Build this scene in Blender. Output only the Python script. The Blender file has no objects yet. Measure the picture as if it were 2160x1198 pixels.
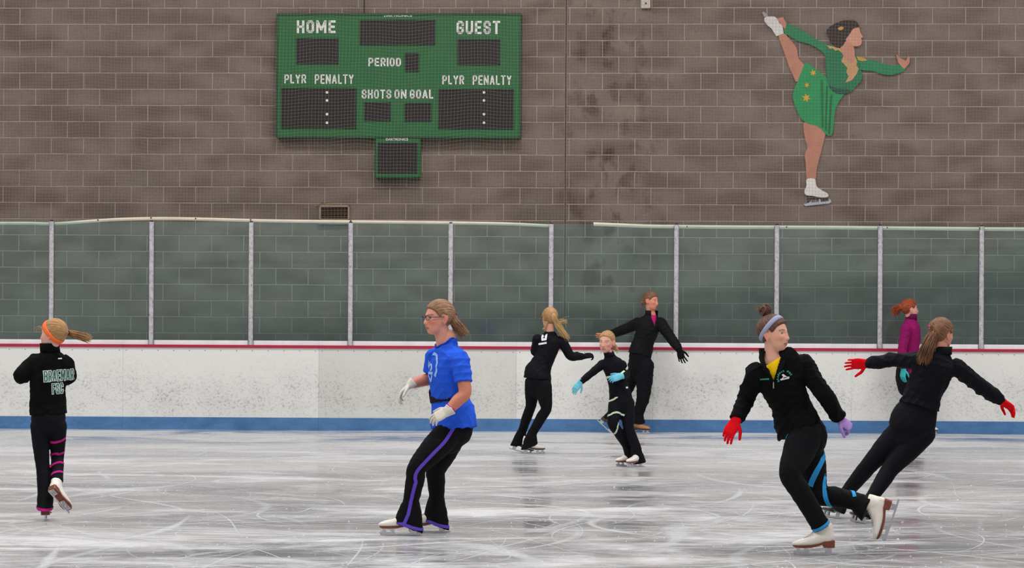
import bpy, bmesh, math, random
import numpy as np
from mathutils import Vector, Matrix
from mathutils.bvhtree import BVHTree

random.seed(7); RNG = np.random.default_rng(7)
SC = bpy.context.scene
COL = SC.collection

# ------------------------------------------------------------------ camera
FPX, CAMZ, ROLL, HOR = 6000.0, 1.48, 0.0055, 652.0   # focal length in px, height, roll, horizon row
cd = bpy.data.cameras.new('camera'); cam = bpy.data.objects.new('camera', cd); COL.objects.link(cam)
cd.sensor_width = 36.0; cd.sensor_fit = 'HORIZONTAL'; cd.lens = FPX / 2160 * 36
cd.shift_y = (HOR - 599) / 2160; cd.clip_end = 300
cam.location = (0, 0, CAMZ)
cam.rotation_euler = (Matrix.Rotation(-ROLL, 3, 'Y') @ Matrix.Rotation(math.pi / 2, 3, 'X')).to_euler()
SC.camera = cam

# ------------------------------------------------------------------ light
w = bpy.data.worlds.new('arena_light'); SC.world = w; w.use_nodes = True
bg = w.node_tree.nodes['Background']; bg.inputs[0].default_value = (0.97, 0.985, 1.0, 1); bg.inputs[1].default_value = 0.42
def area(loc, sx, sy, power):
    l = bpy.data.lights.new('arena_lamp', 'AREA'); l.shape = 'RECTANGLE'; l.size = sx; l.size_y = sy; l.energy = power
    l.color = (1.0, 0.98, 0.95)
    o = bpy.data.objects.new('arena_lamp', l); o.location = loc; COL.objects.link(o)
for yy in (10, 19, 28):
    for xx in (-9, 0, 9):
        area((xx, yy, 10.5), 3.0, 1.2, 620)
SC.view_settings.view_transform = 'Standard'; SC.view_settings.look = 'None'
SC.view_settings.gamma = 1; SC.view_settings.use_curve_mapping = False
SC.view_settings.exposure = -0.44
SC.cycles.use_denoising = True
SC.cycles.max_bounces = 8; SC.cycles.transparent_max_bounces = 16

# ------------------------------------------------------------------ helpers
def P(px, py, Y):
    u = (px - 1080) / FPX; v = (HOR - py) / FPX
    c, s = math.cos(ROLL), math.sin(ROLL)
    return Vector(((u * c - v * s) * Y, Y, CAMZ + (u * s + v * c) * Y))

def tag(o, label=None, cat=None, group=None, kind=None):
    if label: o['label'] = label
    if cat: o['category'] = cat
    if group: o['group'] = group
    if kind: o['kind'] = kind
    return o

def link(name, me, parent=None, mat=None, loc=None):
    o = bpy.data.objects.new(name, me); COL.objects.link(o)
    if mat is not None: o.data.materials.clear(); o.data.materials.append(mat)
    if parent is not None: o.parent = parent
    if loc is not None: o.location = loc
    return o

def empty(name, loc=(0, 0, 0), rz=0):
    o = bpy.data.objects.new(name, None); COL.objects.link(o); o.location = loc; o.rotation_euler = (0, 0, rz)
    o.empty_display_size = 0.1
    return o

def mesh(name, V, F, smooth=False):
    me = bpy.data.meshes.new(name); me.from_pydata([tuple(v) for v in V], [], [tuple(f) for f in F]); me.update()
    if smooth: me.shade_smooth()
    return me

class MB:
    """collects shapes into one mesh"""
    def __init__(s): s.V = []; s.F = []
    def add(s, V, F):
        b = len(s.V); s.V += [tuple(v) for v in V]; s.F += [tuple(i + b for i in f) for f in F]
    def box(s, x0, x1, y0, y1, z0, z1):
        V = [(x, y, z) for x in (x0, x1) for y in (y0, y1) for z in (z0, z1)]
        s.add(V, [(0, 1, 3, 2), (4, 6, 7, 5), (0, 4, 5, 1), (2, 3, 7, 6), (0, 2, 6, 4), (1, 5, 7, 3)])
    def prism(s, poly, y0, y1):          # polygon in x,z extruded along y
        n = len(poly)
        V = [(p[0], y0, p[1]) for p in poly] + [(p[0], y1, p[1]) for p in poly]
        F = [tuple(range(n)), tuple(range(2 * n - 1, n - 1, -1))]
        F += [((i + 1) % n, i, i + n, (i + 1) % n + n) for i in range(n)]
        s.add(V, F)
    def build(s, name, mat, parent=None, smooth=False, loc=None):
        return link(name, mesh(name, s.V, s.F, smooth), parent, mat, loc)

def frame_of(t, side):
    t = t.normalized(); s = side - t * side.dot(t)
    if s.length < 1e-5: s = t.orthogonal()
    s.normalize(); return s, t.cross(s).normalized()

def loft(rings, n=20, dome0=True, dome1=True, power=2.0):
    """rings: (centre, side, other, a, b)"""
    rings = list(rings); V = []; F = []
    def ring(c, sd, ot, a, b):
        for i in range(n):
            th = 2 * math.pi * i / n; cs, sn = math.cos(th), math.sin(th)
            if power != 2.0:
                cs = math.copysign(abs(cs) ** (2 / power), cs); sn = math.copysign(abs(sn) ** (2 / power), sn)
            V.append(c + sd * (a * cs) + ot * (b * sn))
    seq = []
    if dome0:
        c, sd, ot, a, b = rings[0]; d = (rings[0][0] - rings[1][0]).normalized(); r = min(a, b)
        for k in (3, 2, 1):
            an = k / 3.6 * math.pi / 2; seq.append((c + d * r * math.sin(an), sd, ot, a * math.cos(an), b * math.cos(an)))
    seq += rings
    if dome1:
        c, sd, ot, a, b = rings[-1]; d = (rings[-1][0] - rings[-2][0]).normalized(); r = min(a, b)
        for k in (1, 2, 3):
            an = k / 3.6 * math.pi / 2; seq.append((c + d * r * math.sin(an), sd, ot, a * math.cos(an), b * math.cos(an)))
    for q in seq: ring(*q)
    m = len(seq)
    for j in range(m - 1):
        for i in range(n):
            i2 = (i + 1) % n; F.append((j * n + i, j * n + i2, (j + 1) * n + i2, (j + 1) * n + i))
    F.append(tuple(range(n - 1, -1, -1))); F.append(tuple((m - 1) * n + i for i in range(n)))
    return V, F

def catmull(vals, sub):
    """vals: array (k,d) -> smooth array through them"""
    A = np.asarray(vals, float); k = len(A)
    if k == 2:
        t = np.linspace(0, 1, sub + 1)[:, None]; return A[0] * (1 - t) + A[1] * t
    E = np.vstack([2 * A[0] - A[1], A, 2 * A[-1] - A[-2]]); out = []
    for i in range(k - 1):
        p0, p1, p2, p3 = E[i], E[i + 1], E[i + 2], E[i + 3]
        for j in range(sub):
            t = j / sub
            out.append(0.5 * (2 * p1 + (p2 - p0) * t + (2 * p0 - 5 * p1 + 4 * p2 - p3) * t * t + (3 * p1 - p0 - 3 * p2 + p3) * t ** 3))
    out.append(A[-1]); return np.array(out)

def limb(pts, rad, n=14, sub=5, side=None, flat=1.0, dome0=True, dome1=True):
    """tube through pts with radii; flat = ratio of second radius"""
    D = np.array([[p[0], p[1], p[2], r] for p, r in zip(pts, rad)]); C = catmull(D, sub)
    pos = [Vector(c[:3]) for c in C]; sd = side or Vector((0.31, 0.9, 0.2)); rings = []
    for i, p in enumerate(pos):
        t = pos[min(i + 1, len(pos) - 1)] - pos[max(i - 1, 0)]
        s, o = frame_of(t, sd); sd = s
        r = max(float(C[i][3]), 0.0006); rings.append((p, s, o, r, r * flat))
    return loft(rings, n, dome0, dome1)

def ellipsoid(c, ax, n=16, m=10):
    """ax: three vectors"""
    V = []; F = []
    for j in range(m + 1):
        ph = math.pi * (j + 0.02) / (m + 0.04) - math.pi / 2
        for i in range(n):
            th = 2 * math.pi * i / n
            V.append(c + ax[0] * (math.cos(ph) * math.cos(th)) + ax[1] * (math.cos(ph) * math.sin(th)) + ax[2] * math.sin(ph))
    for j in range(m):
        for i in range(n):
            i2 = (i + 1) % n; F.append((j * n + i, j * n + i2, (j + 1) * n + i2, (j + 1) * n + i))
    F.append(tuple(range(n - 1, -1, -1))); F.append(tuple(m * n + i for i in range(n)))
    return V, F

def remeshed(name, mb, voxel, smooth=4, wrinkle=0.0, wscale=0.07, folds=0.0, seed=3):
    me0 = mesh(name, mb.V, mb.F); o = bpy.data.objects.new('t', me0); COL.objects.link(o)
    m = o.modifiers.new('r', 'REMESH'); m.mode = 'VOXEL'; m.voxel_size = voxel; m.adaptivity = 0
    if smooth:
        s = o.modifiers.new('s', 'SMOOTH'); s.factor = 0.5; s.iterations = smooth
    if wrinkle:
        for wr, ws in ((wrinkle, wscale), (wrinkle * 0.45, wscale * 0.38)):
            tx = bpy.data.textures.new('wr', 'CLOUDS'); tx.noise_scale = ws; tx.noise_depth = 1
            d = o.modifiers.new('d', 'DISPLACE'); d.texture = tx; d.strength = wr; d.mid_level = 0.5; d.texture_coords = 'LOCAL'
    dg = bpy.context.evaluated_depsgraph_get()
    me = bpy.data.meshes.new_from_object(o.evaluated_get(dg)); me.name = name
    bpy.data.objects.remove(o); bpy.data.meshes.remove(me0)
    if folds:
        V = verts_of(me).astype(float); N = np.empty(len(V) * 3, np.float32); me.vertices.foreach_get('normal', N); N = N.reshape(-1, 3)
        Q = V + .028 * np.sin(V[:, [1, 2, 0]] * 9 + seed) + .010 * np.sin(V[:, [2, 0, 1]] * 23 + 2 * seed)
        rs = np.random.default_rng(seed); f = 0
        for d, k, w_ in (((.8, .5, .35), 46, .5), ((-.6, .4, .7), 58, .35), ((.15, .3, 1.0), 70, .3)):
            d = np.array(d) / np.linalg.norm(d); a = Q @ d * k + rs.uniform(0, 6); gate = .5 + .5 * np.sin(Q @ rs.normal(size=3) * 11 + rs.uniform(0, 6))
            f = f + w_ * gate * ((1 - np.abs(np.sin(a))) ** 1.6 - .35)
        V = V + N * (folds * f)[:, None]; me.vertices.foreach_set('co', V.astype(np.float32).ravel()); me.update()
    me.shade_smooth(); return me

def verts_of(me):
    a = np.empty(len(me.vertices) * 3, np.float32); me.vertices.foreach_get('co', a); return a.reshape(-1, 3)

def set_col(me, C, name='Col'):
    at = me.color_attributes.new(name, 'FLOAT_COLOR', 'POINT')
    A = np.ones((len(C), 4), np.float32); A[:, :3] = C; at.data.foreach_set('color', A.ravel())

def set_float(me, name, vals):
    at = me.attributes.new(name, 'FLOAT', 'POINT'); at.data.foreach_set('value', np.asarray(vals, np.float32))

def bvh_of(me):
    return BVHTree.FromPolygons([v.co.copy() for v in me.vertices], [tuple(p.vertices) for p in me.polygons])

def text_geo(txt, x0, x1, z0, z1, bold=0.0, space=1.0):
    """text as flat polygons fitted into a rectangle: list of (x,z), faces"""
    c = bpy.data.curves.new('txt', 'FONT'); c.body = txt; c.size = 1; c.offset = bold; c.space_character = space; c.resolution_u = 4; c.fill_mode = 'FRONT'
    o = bpy.data.objects.new('txt', c); COL.objects.link(o)
    dg = bpy.context.evaluated_depsgraph_get(); me = bpy.data.meshes.new_from_object(o.evaluated_get(dg))
    V = verts_of(me)[:, :2].astype(float); F = [tuple(p.vertices) for p in me.polygons]
    bpy.data.objects.remove(o); bpy.data.curves.remove(c); bpy.data.meshes.remove(me)
    mn, mx = V.min(0), V.max(0)
    V = (V - mn) / (mx - mn); V[:, 0] = x0 + V[:, 0] * (x1 - x0); V[:, 1] = z0 + V[:, 1] * (z1 - z0)
    return V, F

_O = [(0, .2), (0, .8), (.3, 1), (.7, 1), (1, .8), (1, .2), (.7, 0), (.3, 0), (0, .2)]
GLYPH = {'H': (1, [[(0, 0), (0, 1)], [(1, 0), (1, 1)], [(0, .5), (1, .5)]]), 'O': (1, [_O]), 'M': (1.35, [[(0, 0), (0, 1)], [(1, 0), (1, 1)], [(.04, .98), (.5, .22), (.96, .98)]]),
         'E': (.92, [[(0, 0), (0, 1)], [(0, 1), (1, 1)], [(0, .5), (.85, .5)], [(0, 0), (1, 0)]]), 'G': (1, [[(1, .74), (1, .8), (.7, 1), (.3, 1), (0, .8), (0, .2), (.3, 0), (.7, 0), (1, .2), (1, .46), (.58, .46)]]),
         'U': (1, [[(0, 1), (0, .2), (.3, 0), (.7, 0), (1, .2), (1, 1)]]), 'S': (1, [[(1, .74), (1, .82), (.7, 1), (.3, 1), (0, .82), (0, .66), (.25, .54), (.75, .46), (1, .34), (1, .18), (.7, 0), (.3, 0), (0, .18), (0, .26)]]),
         'T': (1, [[(0, 1), (1, 1)], [(.5, 0), (.5, 1)]]), 'P': (1, [[(0, 0), (0, 1), (.7, 1), (1, .86), (1, .58), (.7, .44), (0, .44)]]), 'R': (1, [[(0, 0), (0, 1), (.7, 1), (1, .86), (1, .6), (.7, .46), (0, .46)], [(.55, .46), (1, 0)]]),
         'I': (.30, [[(.5, 0), (.5, 1)]]), 'D': (1, [[(0, 0), (0, 1), (.66, 1), (1, .78), (1, .22), (.66, 0), (0, 0)]]), 'L': (.85, [[(0, 1), (0, 0)], [(0, 0), (1, 0)]]), 'Y': (1.05, [[(0, 1), (.5, .45)], [(1, 1), (.5, .45)], [(.5, .5), (.5, 0)]]),
         'N': (1.08, [[(0, 0), (0, 1)], [(.03, .97), (.97, .03)], [(1, 0), (1, 1)]]), 'A': (1.08, [[(0, 0), (.46, 1)], [(1, 0), (.54, 1)], [(.2, .3), (.8, .3)]]), 'F': (.92, [[(0, 0), (0, 1)], [(0, 1), (1, 1)], [(0, .5), (.85, .5)]]),
         'C': (1, [[(1, .72), (1, .8), (.7, 1), (.3, 1), (0, .8), (0, .2), (.3, 0), (.7, 0), (1, .2), (1, .28)]]), 'B': (1, [[(0, 0), (0, 1), (.7, 1), (1, .87), (1, .64), (.75, .51), (0, .51)], [(.75, .51), (1, .38), (1, .13), (.7, 0), (0, 0)]]), ' ': (.42, [])}
def block_text(txt, x0, x1, z0, z1, stroke=.19, gap=.26, fat=0.0):
    """heavy condensed block letters drawn as strokes, fitted into a rectangle"""
    H = z1 - z0; tot = sum(GLYPH[c][0] for c in txt) + gap * (len(txt) - 1); U = (x1 - x0) / tot; t0 = min(stroke * H, .31 * U); t = t0 + fat; V = []; F = []; x = x0
    for c in txt:
        w_, st = GLYPH[c]; W_ = w_ * U
        for line in st:
            pts = [(x + t0 / 2 + a * max(W_ - t0, 0), z0 + t0 / 2 + b * (H - t0)) for a, b in line]
            for (a, b), (c_, d) in zip(pts, pts[1:]):
                L = math.hypot(c_ - a, d - b) or 1e-6; ux, uz = (c_ - a) / L, (d - b) / L; e = t * (.5 if abs(ux * uz) < .01 else .28); n = len(V)
                V += [(a - ux * e - uz * t / 2, b - uz * e + ux * t / 2), (a - ux * e + uz * t / 2, b - uz * e - ux * t / 2), (c_ + ux * e + uz * t / 2, d + uz * e - ux * t / 2), (c_ + ux * e - uz * t / 2, d + uz * e + ux * t / 2)]; F.append((n, n + 1, n + 2, n + 3))
        x += W_ + gap * U
    return V, F

# ------------------------------------------------------------------ materials
class NT:
    def __init__(s, name):
        s.m = bpy.data.materials.new(name); s.m.use_nodes = True; s.t = s.m.node_tree; s.N = s.t.nodes; s.L = s.t.links
        s.b = s.N['Principled BSDF']; s.out = s.N['Material Output']
    def n(s, typ, **kw):
        q = s.N.new(typ)
        for k, v in kw.items(): setattr(q, k, v)
        return q
    def set(s, **kw):
        for k, v in kw.items():
            i = s.b.inputs[k.replace('_', ' ')]
            i.default_value = (*v, 1) if isinstance(v, tuple) and len(v) == 3 else v
    def coord(s, kind='Object', scale=(1, 1, 1)):
        tc = s.n('ShaderNodeTexCoord'); mp = s.n('ShaderNodeMapping'); mp.inputs['Scale'].default_value = scale
        s.L.new(tc.outputs[kind], mp.inputs[0]); return mp.outputs[0]
    def world(s, scale=(1, 1, 1)):
        g = s.n('ShaderNodeNewGeometry'); mp = s.n('ShaderNodeMapping'); mp.inputs['Scale'].default_value = scale
        s.L.new(g.outputs['Position'], mp.inputs[0]); return mp.outputs[0]
    def noise(s, vec, scale, detail=4, rough=0.55, dist=0.0):
        q = s.n('ShaderNodeTexNoise'); q.inputs['Scale'].default_value = scale; q.inputs['Detail'].default_value = detail
        q.inputs['Roughness'].default_value = rough; q.inputs['Distortion'].default_value = dist
        if vec is not None: s.L.new(vec, q.inputs['Vector'])
        return q.outputs[0]
    def ramp(s, fac, stops):
        q = s.n('ShaderNodeValToRGB'); e = q.color_ramp.elements
        while len(e) < len(stops): e.new(0.5)
        for el, (p, c) in zip(e, stops):
            el.position = p; el.color = (*c, 1) if isinstance(c, tuple) else (c, c, c, 1)
        s.L.new(fac, q.inputs[0]); return q.outputs[0]
    def mix(s, fac, a, b, mode='MIX'):
        q = s.n('ShaderNodeMix', data_type='RGBA', blend_type=mode)
        for sock, v in ((q.inputs[0], fac), (q.inputs[6], a), (q.inputs[7], b)):
            if isinstance(v, (int, float)): sock.default_value = v if sock is q.inputs[0] else (v, v, v, 1)
            elif isinstance(v, tuple): sock.default_value = (*v, 1)
            else: s.L.new(v, sock)
        return q.outputs[2]
    def math(s, op, a, b=None, clamp=False):
        q = s.n('ShaderNodeMath', operation=op, use_clamp=clamp)
        for i, v in enumerate((a, b)):
            if v is None: continue
            if isinstance(v, (int, float)): q.inputs[i].default_value = v
            else: s.L.new(v, q.inputs[i])
        return q.outputs[0]
    def bump(s, h, strength=0.3, dist=0.01):
        q = s.n('ShaderNodeBump'); q.inputs['Strength'].default_value = strength; q.inputs['Distance'].default_value = dist
        s.L.new(h, q.inputs['Height']); s.L.new(q.outputs[0], s.b.inputs['Normal'])
    def color(s, sock): s.L.new(sock, s.b.inputs['Base Color'])

def simple(name, col, rough=0.6, var=0.12, scale=30.0, bump=0.0, metal=0.0, bscale=None, spec=0.5):
    t = NT(name); v = t.coord()
    nz = t.noise(v, scale)
    lo = tuple(c * (1 - var) for c in col); hi = tuple(min(1, c * (1 + var)) for c in col)
    t.color(t.ramp(nz, [(0.3, lo), (0.7, hi)])); t.set(Roughness=rough, Metallic=metal)
    t.b.inputs['Specular IOR Level'].default_value = spec
    if bump: t.bump(t.noise(v, bscale or scale * 3), bump, 0.004)
    return t.m

def sr(r, g, b):
    f = lambda c: (c / 255 / 12.92) if c <= 10 else ((c / 255 + 0.055) / 1.055) ** 2.4
    return (f(r), f(g), f(b))
# ================================================================== THE SETTING
# ---- ice
def ice_material():
    t = NT('ice'); w = t.world()
    big = t.noise(t.world((.7, 1.2, 1)), 0.42, 4, 0.55, 0.5); cloud = t.noise(t.world((.6, 1.2, 1)), 0.62, 6, 0.62, 0.9)
    mid = t.noise(t.world((1.0, 1.7, 1)), 3.0, 6, 0.66, 0.8); fine = t.noise(t.world((0.8, 1.0, 1)), 22, 4, 0.7)
    a = t.ramp(big, [(0.38, sr(126, 124, 129)), (0.5, sr(152, 150, 152)), (0.62, sr(172, 170, 169))])
    sm = t.math('ADD', t.math('ADD', t.math('MULTIPLY', cloud, 0.66), t.math('MULTIPLY', mid, 0.26)), t.math('MULTIPLY', fine, 0.08))
    sp = t.n('ShaderNodeSeparateXYZ'); t.L.new(w, sp.inputs[0])
    far = t.math('MULTIPLY', t.math('SUBTRACT', sp.outputs[1], 25.0), 0.011, True)      # pale cover grows towards the boards
    snow = t.math('ADD', sm, far)
    base = t.mix(t.math('MULTIPLY', t.ramp(snow, [(0.47, 0.0), (0.62, 1.0)]), 0.85), a, sr(212, 212, 214))
    t.color(base)
    t.L.new(t.ramp(sm, [(0.42, 0.09), (0.60, 0.45)]), t.b.inputs['Roughness']); t.b.inputs['IOR'].default_value = 1.31
    t.bump(t.math('ADD', fine, t.math('MULTIPLY', mid, 0.8)), 0.10, 0.004)
    return t.m
MAT_ICE = ice_material()
fl = MB(); fl.add([(-16, 6, 0), (16, 6, 0), (16, 34.52, 0), (-16, 34.52, 0), (-16, 6, -.1), (16, 6, -.1), (16, 34.52, -.1), (-16, 34.52, -.1)],
                  [(0, 1, 2, 3), (7, 6, 5, 4), (0, 4, 5, 1), (1, 5, 6, 2), (2, 6, 7, 3), (3, 7, 4, 0)])
floor = tag(fl.build('floor', MAT_ICE), 'white skating rink ice scored by blades', None, None, 'structure')

MAT_SNOW = simple('ice_snow', sr(224, 225, 229), 0.8, 0.05, 60)
def film_material():
    """thin snow film: its cover fades out towards the edge of each sweep"""
    t = NT('swept_snow'); at = t.n('ShaderNodeAttribute', attribute_name='cover'); n = t.noise(t.world((1, 1, 1)), 26, 5, .7)
    f = t.math('MULTIPLY', at.outputs['Fac'], t.ramp(n, [(0.28, 0.35), (0.62, 1.0)]), True); tr = t.n('ShaderNodeBsdfTransparent'); m = t.n('ShaderNodeMixShader')
    t.set(Roughness=.85); t.b.inputs['Base Color'].default_value = (*sr(216, 217, 221), 1)
    t.L.new(f, m.inputs[0]); t.L.new(tr.outputs[0], m.inputs[1]); t.L.new(t.b.outputs[0], m.inputs[2]); t.L.new(m.outputs[0], t.out.inputs[0]); return t.m
def skate_marks():
    """feathered scores and sweeps of snow left by blades: arcs lying on the ice"""
    V = []; F = []; A = []
    for i in range(760):
        Y = 14.5 + 19.5 * random.random() ** 1.5; X = random.uniform(-0.2, 0.2) * Y
        kind = random.random(); r = random.choice((3.0, 5, 8, 12, 20)) * random.uniform(.7, 1.4); a0 = random.uniform(0, 6.28); L = random.uniform(.8, 4.2)
        if kind < .62: wd, cov = random.uniform(.008, .022), random.uniform(.35, .8)
        elif kind < .93: wd, cov = random.uniform(.03, .09), random.uniform(.3, .7)
        else: wd, cov = random.uniform(.12, .30), random.uniform(.25, .6); L *= .55
        n = 16; cx, cy = X - r * math.cos(a0), Y - r * math.sin(a0); ph = random.uniform(0, 6); ex = random.choice((1, 1, 1.3)); P_ = []; C_ = []
        for k in range(n + 1):
            f = k / n; a = a0 + (f - .5) * min(L / r, 1.9); env = math.sin(math.pi * min(max(f, .02), .98)) ** .7; wk = wd * (.55 + .45 * env) * (1 + .4 * math.sin(ph + 8 * f))
            for q, c in ((-1, 0), (-.35, 1), (.35, 1), (1, 0)):
                rr = r * (1 + .05 * math.sin(ph + 2.2 * f)) + q * wk * .5
                P_.append((cx + rr * math.cos(a) * ex + X * (1 - ex) * 0, cy + rr * math.sin(a), 0.0010 + 0.0005 * (i % 5))); C_.append(c * cov * env)
        if max(v[1] for v in P_) > 34.3 or min(v[1] for v in P_) < 6.5: continue
        b = len(V); V += P_; A += C_
        F += [(b + 4 * k + j, b + 4 * k + j + 1, b + 4 * k + j + 5, b + 4 * k + j + 4) for k in range(n) for j in range(3)]
    me = mesh('skate_marks', V, F); set_float(me, 'cover', A); return me
sm = link('skate_marks', skate_marks(), floor, film_material()); tag(sm, kind='stuff')
cr = MB()
for i in range(900):
    Y = 15.5 + 15 * random.random() ** 2.0; X = random.uniform(-.19, .19) * Y
    r = random.uniform(.0013, .0038) * (1.7 if random.random() < .06 else 1)
    c = Vector((X, Y, r * .3)); V = [c + Vector(d) * r * random.uniform(.7, 1.3) for d in ((1.6, 0, 0), (0, 1.6, 0), (-1.6, 0, 0), (0, -1.6, 0), (0, 0, 1))]
    cr.add(V, [(0, 1, 4), (1, 2, 4), (2, 3, 4), (3, 0, 4), (3, 2, 1, 0)])
tag(cr.build('ice_shavings', MAT_SNOW, floor), kind='stuff')

# ---- block wall: its own frame, slightly turned against the boards
WA = 0.058; WY = 35.36
wn = Vector((-math.sin(WA), -math.cos(WA), 0)); wu = Vector((math.cos(WA), -math.sin(WA), 0)); W0 = Vector((0, WY, 0))
CAMP = Vector((0, 0, CAMZ))
def WL(px, py, off=0.0):
    d = (P(px, py, 1.0) - CAMP); t = (off - (CAMP - W0).dot(wn)) / d.dot(wn); q = CAMP + d * t
    return (q - W0).dot(wu), q.z
def wall_empty(name, u, z, off=0.0):
    p = W0 + wu * u + wn * off; return empty(name, (p.x, p.y, z), -WA)

def block_material():
    t = NT('concrete_block'); w = t.world()
    per = t.noise(t.world((2.2, 2.2, 4.6)), 1.0, 0, 0.5)
    blot = t.noise(w, 1.1, 4, 0.6)
    fine = t.noise(w, 38, 5, 0.7)
    c = t.ramp(per, [(0.3, sr(114, 98, 90)), (0.5, sr(129, 113, 104)), (0.7, sr(140, 125, 116))])
    c = t.mix(t.ramp(blot, [(0.4, 0.0), (0.66, 0.5)]), c, sr(118, 108, 98))
    c = t.mix(t.math('MULTIPLY', t.ramp(fine, [(0.4, 0.0), (0.72, 1.0)]), 0.35), c, sr(88, 76, 70))
    # rusty seepage: blotches, densest in a band right of the control joint
    sp = t.n('ShaderNodeSeparateXYZ'); t.L.new(w, sp.inputs[0])
    band = t.math('SUBTRACT', 1.0, t.math('MULTIPLY', t.math('ABSOLUTE', t.math('SUBTRACT', sp.outputs[0], 1.15)), 1.1), True)
    st = t.noise(t.world((4.2, 4.2, 3.4)), 1.0, 3, 0.55)
    mk = t.math('MULTIPLY', t.ramp(st, [(0.52, 0.0), (0.64, 1.0)]), t.math('ADD', t.math('MULTIPLY', band, 0.62), 0.06))
    c = t.mix(mk, c, sr(66, 46, 34))
    t.color(c); t.set(Roughness=0.95); t.b.inputs['Specular IOR Level'].default_value = 0.2
    t.bump(fine, 0.6, 0.006); return t.m
MAT_BLOCK = block_material()
MAT_MORTAR = simple('mortar', sr(174, 158, 150), 0.95, 0.12, 9, 0.3, spec=0.2)
MAT_JOINT = simple('joint_sealant', sr(78, 66, 60), 0.9, 0.2, 9)
wm = MB(); wm.box(-11, 11, 0.0, 0.22, 0, 6.6)
wall = tag(wm.build('wall_back', MAT_MORTAR, None, False, tuple(W0)), 'brown concrete block wall behind the rink glass', None, None, 'structure')
wall.rotation_euler = (0, 0, -WA)
BW, BH, JT = .4064, .2032, .0105
ZR = 5.226; U0 = {0: .2947 - 20 * BW, 1: .0915 - 20 * BW}
bk = []
for row in range(-4, 21):
    z1 = ZR - row * BH
    off = U0[row % 2]
    for c in range(0, 48):
        u0 = off + c * BW
        if u0 > 9.5 or u0 < -9.5: continue
        if u0 < .655 < u0 + BW:      # cut at the control joint
            bk.append((row, u0, .655 - .012, z1)); bk.append((row, .655 + .012, u0 + BW, z1))
        else: bk.append((row, u0, u0 + BW, z1))
sb0, sb1 = WL(583, 290)[0], WL(1100, 290)[0]
def block_rank(b):
    row, u0, u1, z1 = b; u = (u0 + u1) / 2
    hid = (sb0 < u < sb1 and 3.55 < z1 < 5.15) or abs(u) > 6.1 or row < -1 or row > 13 or u1 - u0 < .3
    return (hid, -u)
bk.sort(key=block_rank)
shared = {}
def block_mesh(lx):
    key = round(lx, 3)
    if key not in shared:
        m = MB(); x = lx / 2 - JT / 2; z = BH / 2 - JT / 2; e = .003; d = .004
        V = [(-x, 0, -z), (x, 0, -z), (x, 0, z), (-x, 0, z), (-x, -d + e, -z), (x, -d + e, -z), (x, -d + e, z), (-x, -d + e, z),
             (-x + e, -d, -z + e), (x - e, -d, -z + e), (x - e, -d, z - e), (-x + e, -d, z - e)]
        F = [(8, 9, 10, 11)] + [(4 + i, 4 + (i + 1) % 4, 8 + (i + 1) % 4, 8 + i) for i in range(4)] + [(i, (i + 1) % 4, 4 + (i + 1) % 4, 4 + i) for i in range(4)]
        me = mesh('block', V, F); me.materials.append(MAT_BLOCK); shared[key] = (me, V, F)
    return shared[key]
rest = MB()
for i, (row, u0, u1, z1) in enumerate(bk):
    me, V, F = block_mesh(u1 - u0); p = ((u0 + u1) / 2, random.uniform(-.0015, .001), z1 - BH / 2)
    if i < 300:
        o = bpy.data.objects.new('block', me); COL.objects.link(o); o.parent = wall; o.location = p
    else:
        rest.add([(v[0] + p[0], v[1] + p[1], v[2] + p[2]) for v in V], F)
tag(rest.build('blocks', MAT_BLOCK, wall), kind='stuff')
cj = MB(); cj.box(.655 - .011, .655 + .011, -.0045, .0, 1.0, 6.1); cj.build('control_joint', MAT_JOINT, wall)

# ---- scoreboard
MAT_GREEN = simple('scoreboard_green', sr(18, 98, 46), 0.45, 0.06, 4)
MAT_DGREEN = simple('scoreboard_edge', sr(16, 66, 36), 0.5, 0.06, 4)
MAT_DISP = simple('display_black', sr(26, 18, 17), 0.35, 0.1, 40)
MAT_BEZ = simple('display_bezel', sr(22, 40, 28), 0.5, 0.1, 40)
MAT_WHITE = simple('lettering_white', sr(236, 232, 228), 0.6, 0.03)
su, sz = WL(841, 160)
sb = wall_empty('scoreboard', su, sz, .0)
tag(sb, 'green hockey scoreboard with HOME and GUEST panels on the block wall', 'scoreboard')
TH = .15
def R(x0, y0, x1, y1, off=TH):
    a = WL(x0, y1, off); b = WL(x1, y0, off); return a[0] - su, b[0] - su, a[1] - sz, b[1] - sz
def rim_box(rect, y0, y1, e=.012):
    x0, x1, z0, z1 = rect; m = MB(); m.box(x0, x1, y0 + e, y1, z0, z1)
    V = [(x0, y0 + e, z0), (x1, y0 + e, z0), (x1, y0 + e, z1), (x0, y0 + e, z1), (x0 + e, y0, z0 + e), (x1 - e, y0, z0 + e), (x1 - e, y0, z1 - e), (x0 + e, y0, z1 - e)]
    m.add(V, [(4, 5, 6, 7)] + [(i, (i + 1) % 4, 4 + (i + 1) % 4, 4 + i) for i in range(4)]); return m
rim_box(R(583, 29, 1099, 290), -TH, -.012).build('cabinet', MAT_GREEN, sb)
lowcab = rim_box(R(791, 291, 887, 375), -TH, -.012).build('clock_cabinet', MAT_GREEN, sb)
fr = MB()
x0, x1, z0, z1 = R(583, 29, 1099, 290); e = .012
for q in ((x0, x1, z1 - .02, z1 + .006), (x0, x1, z0 - .006, z0 + .016), (x0 - .006, x0 + .014, z0, z1), (x1 - .014, x1 + .006, z0, z1)):
    fr.box(q[0], q[1], -TH - .008, -.02, q[2], q[3])
fr.build('edge_trim', MAT_DGREEN, sb)
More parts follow.
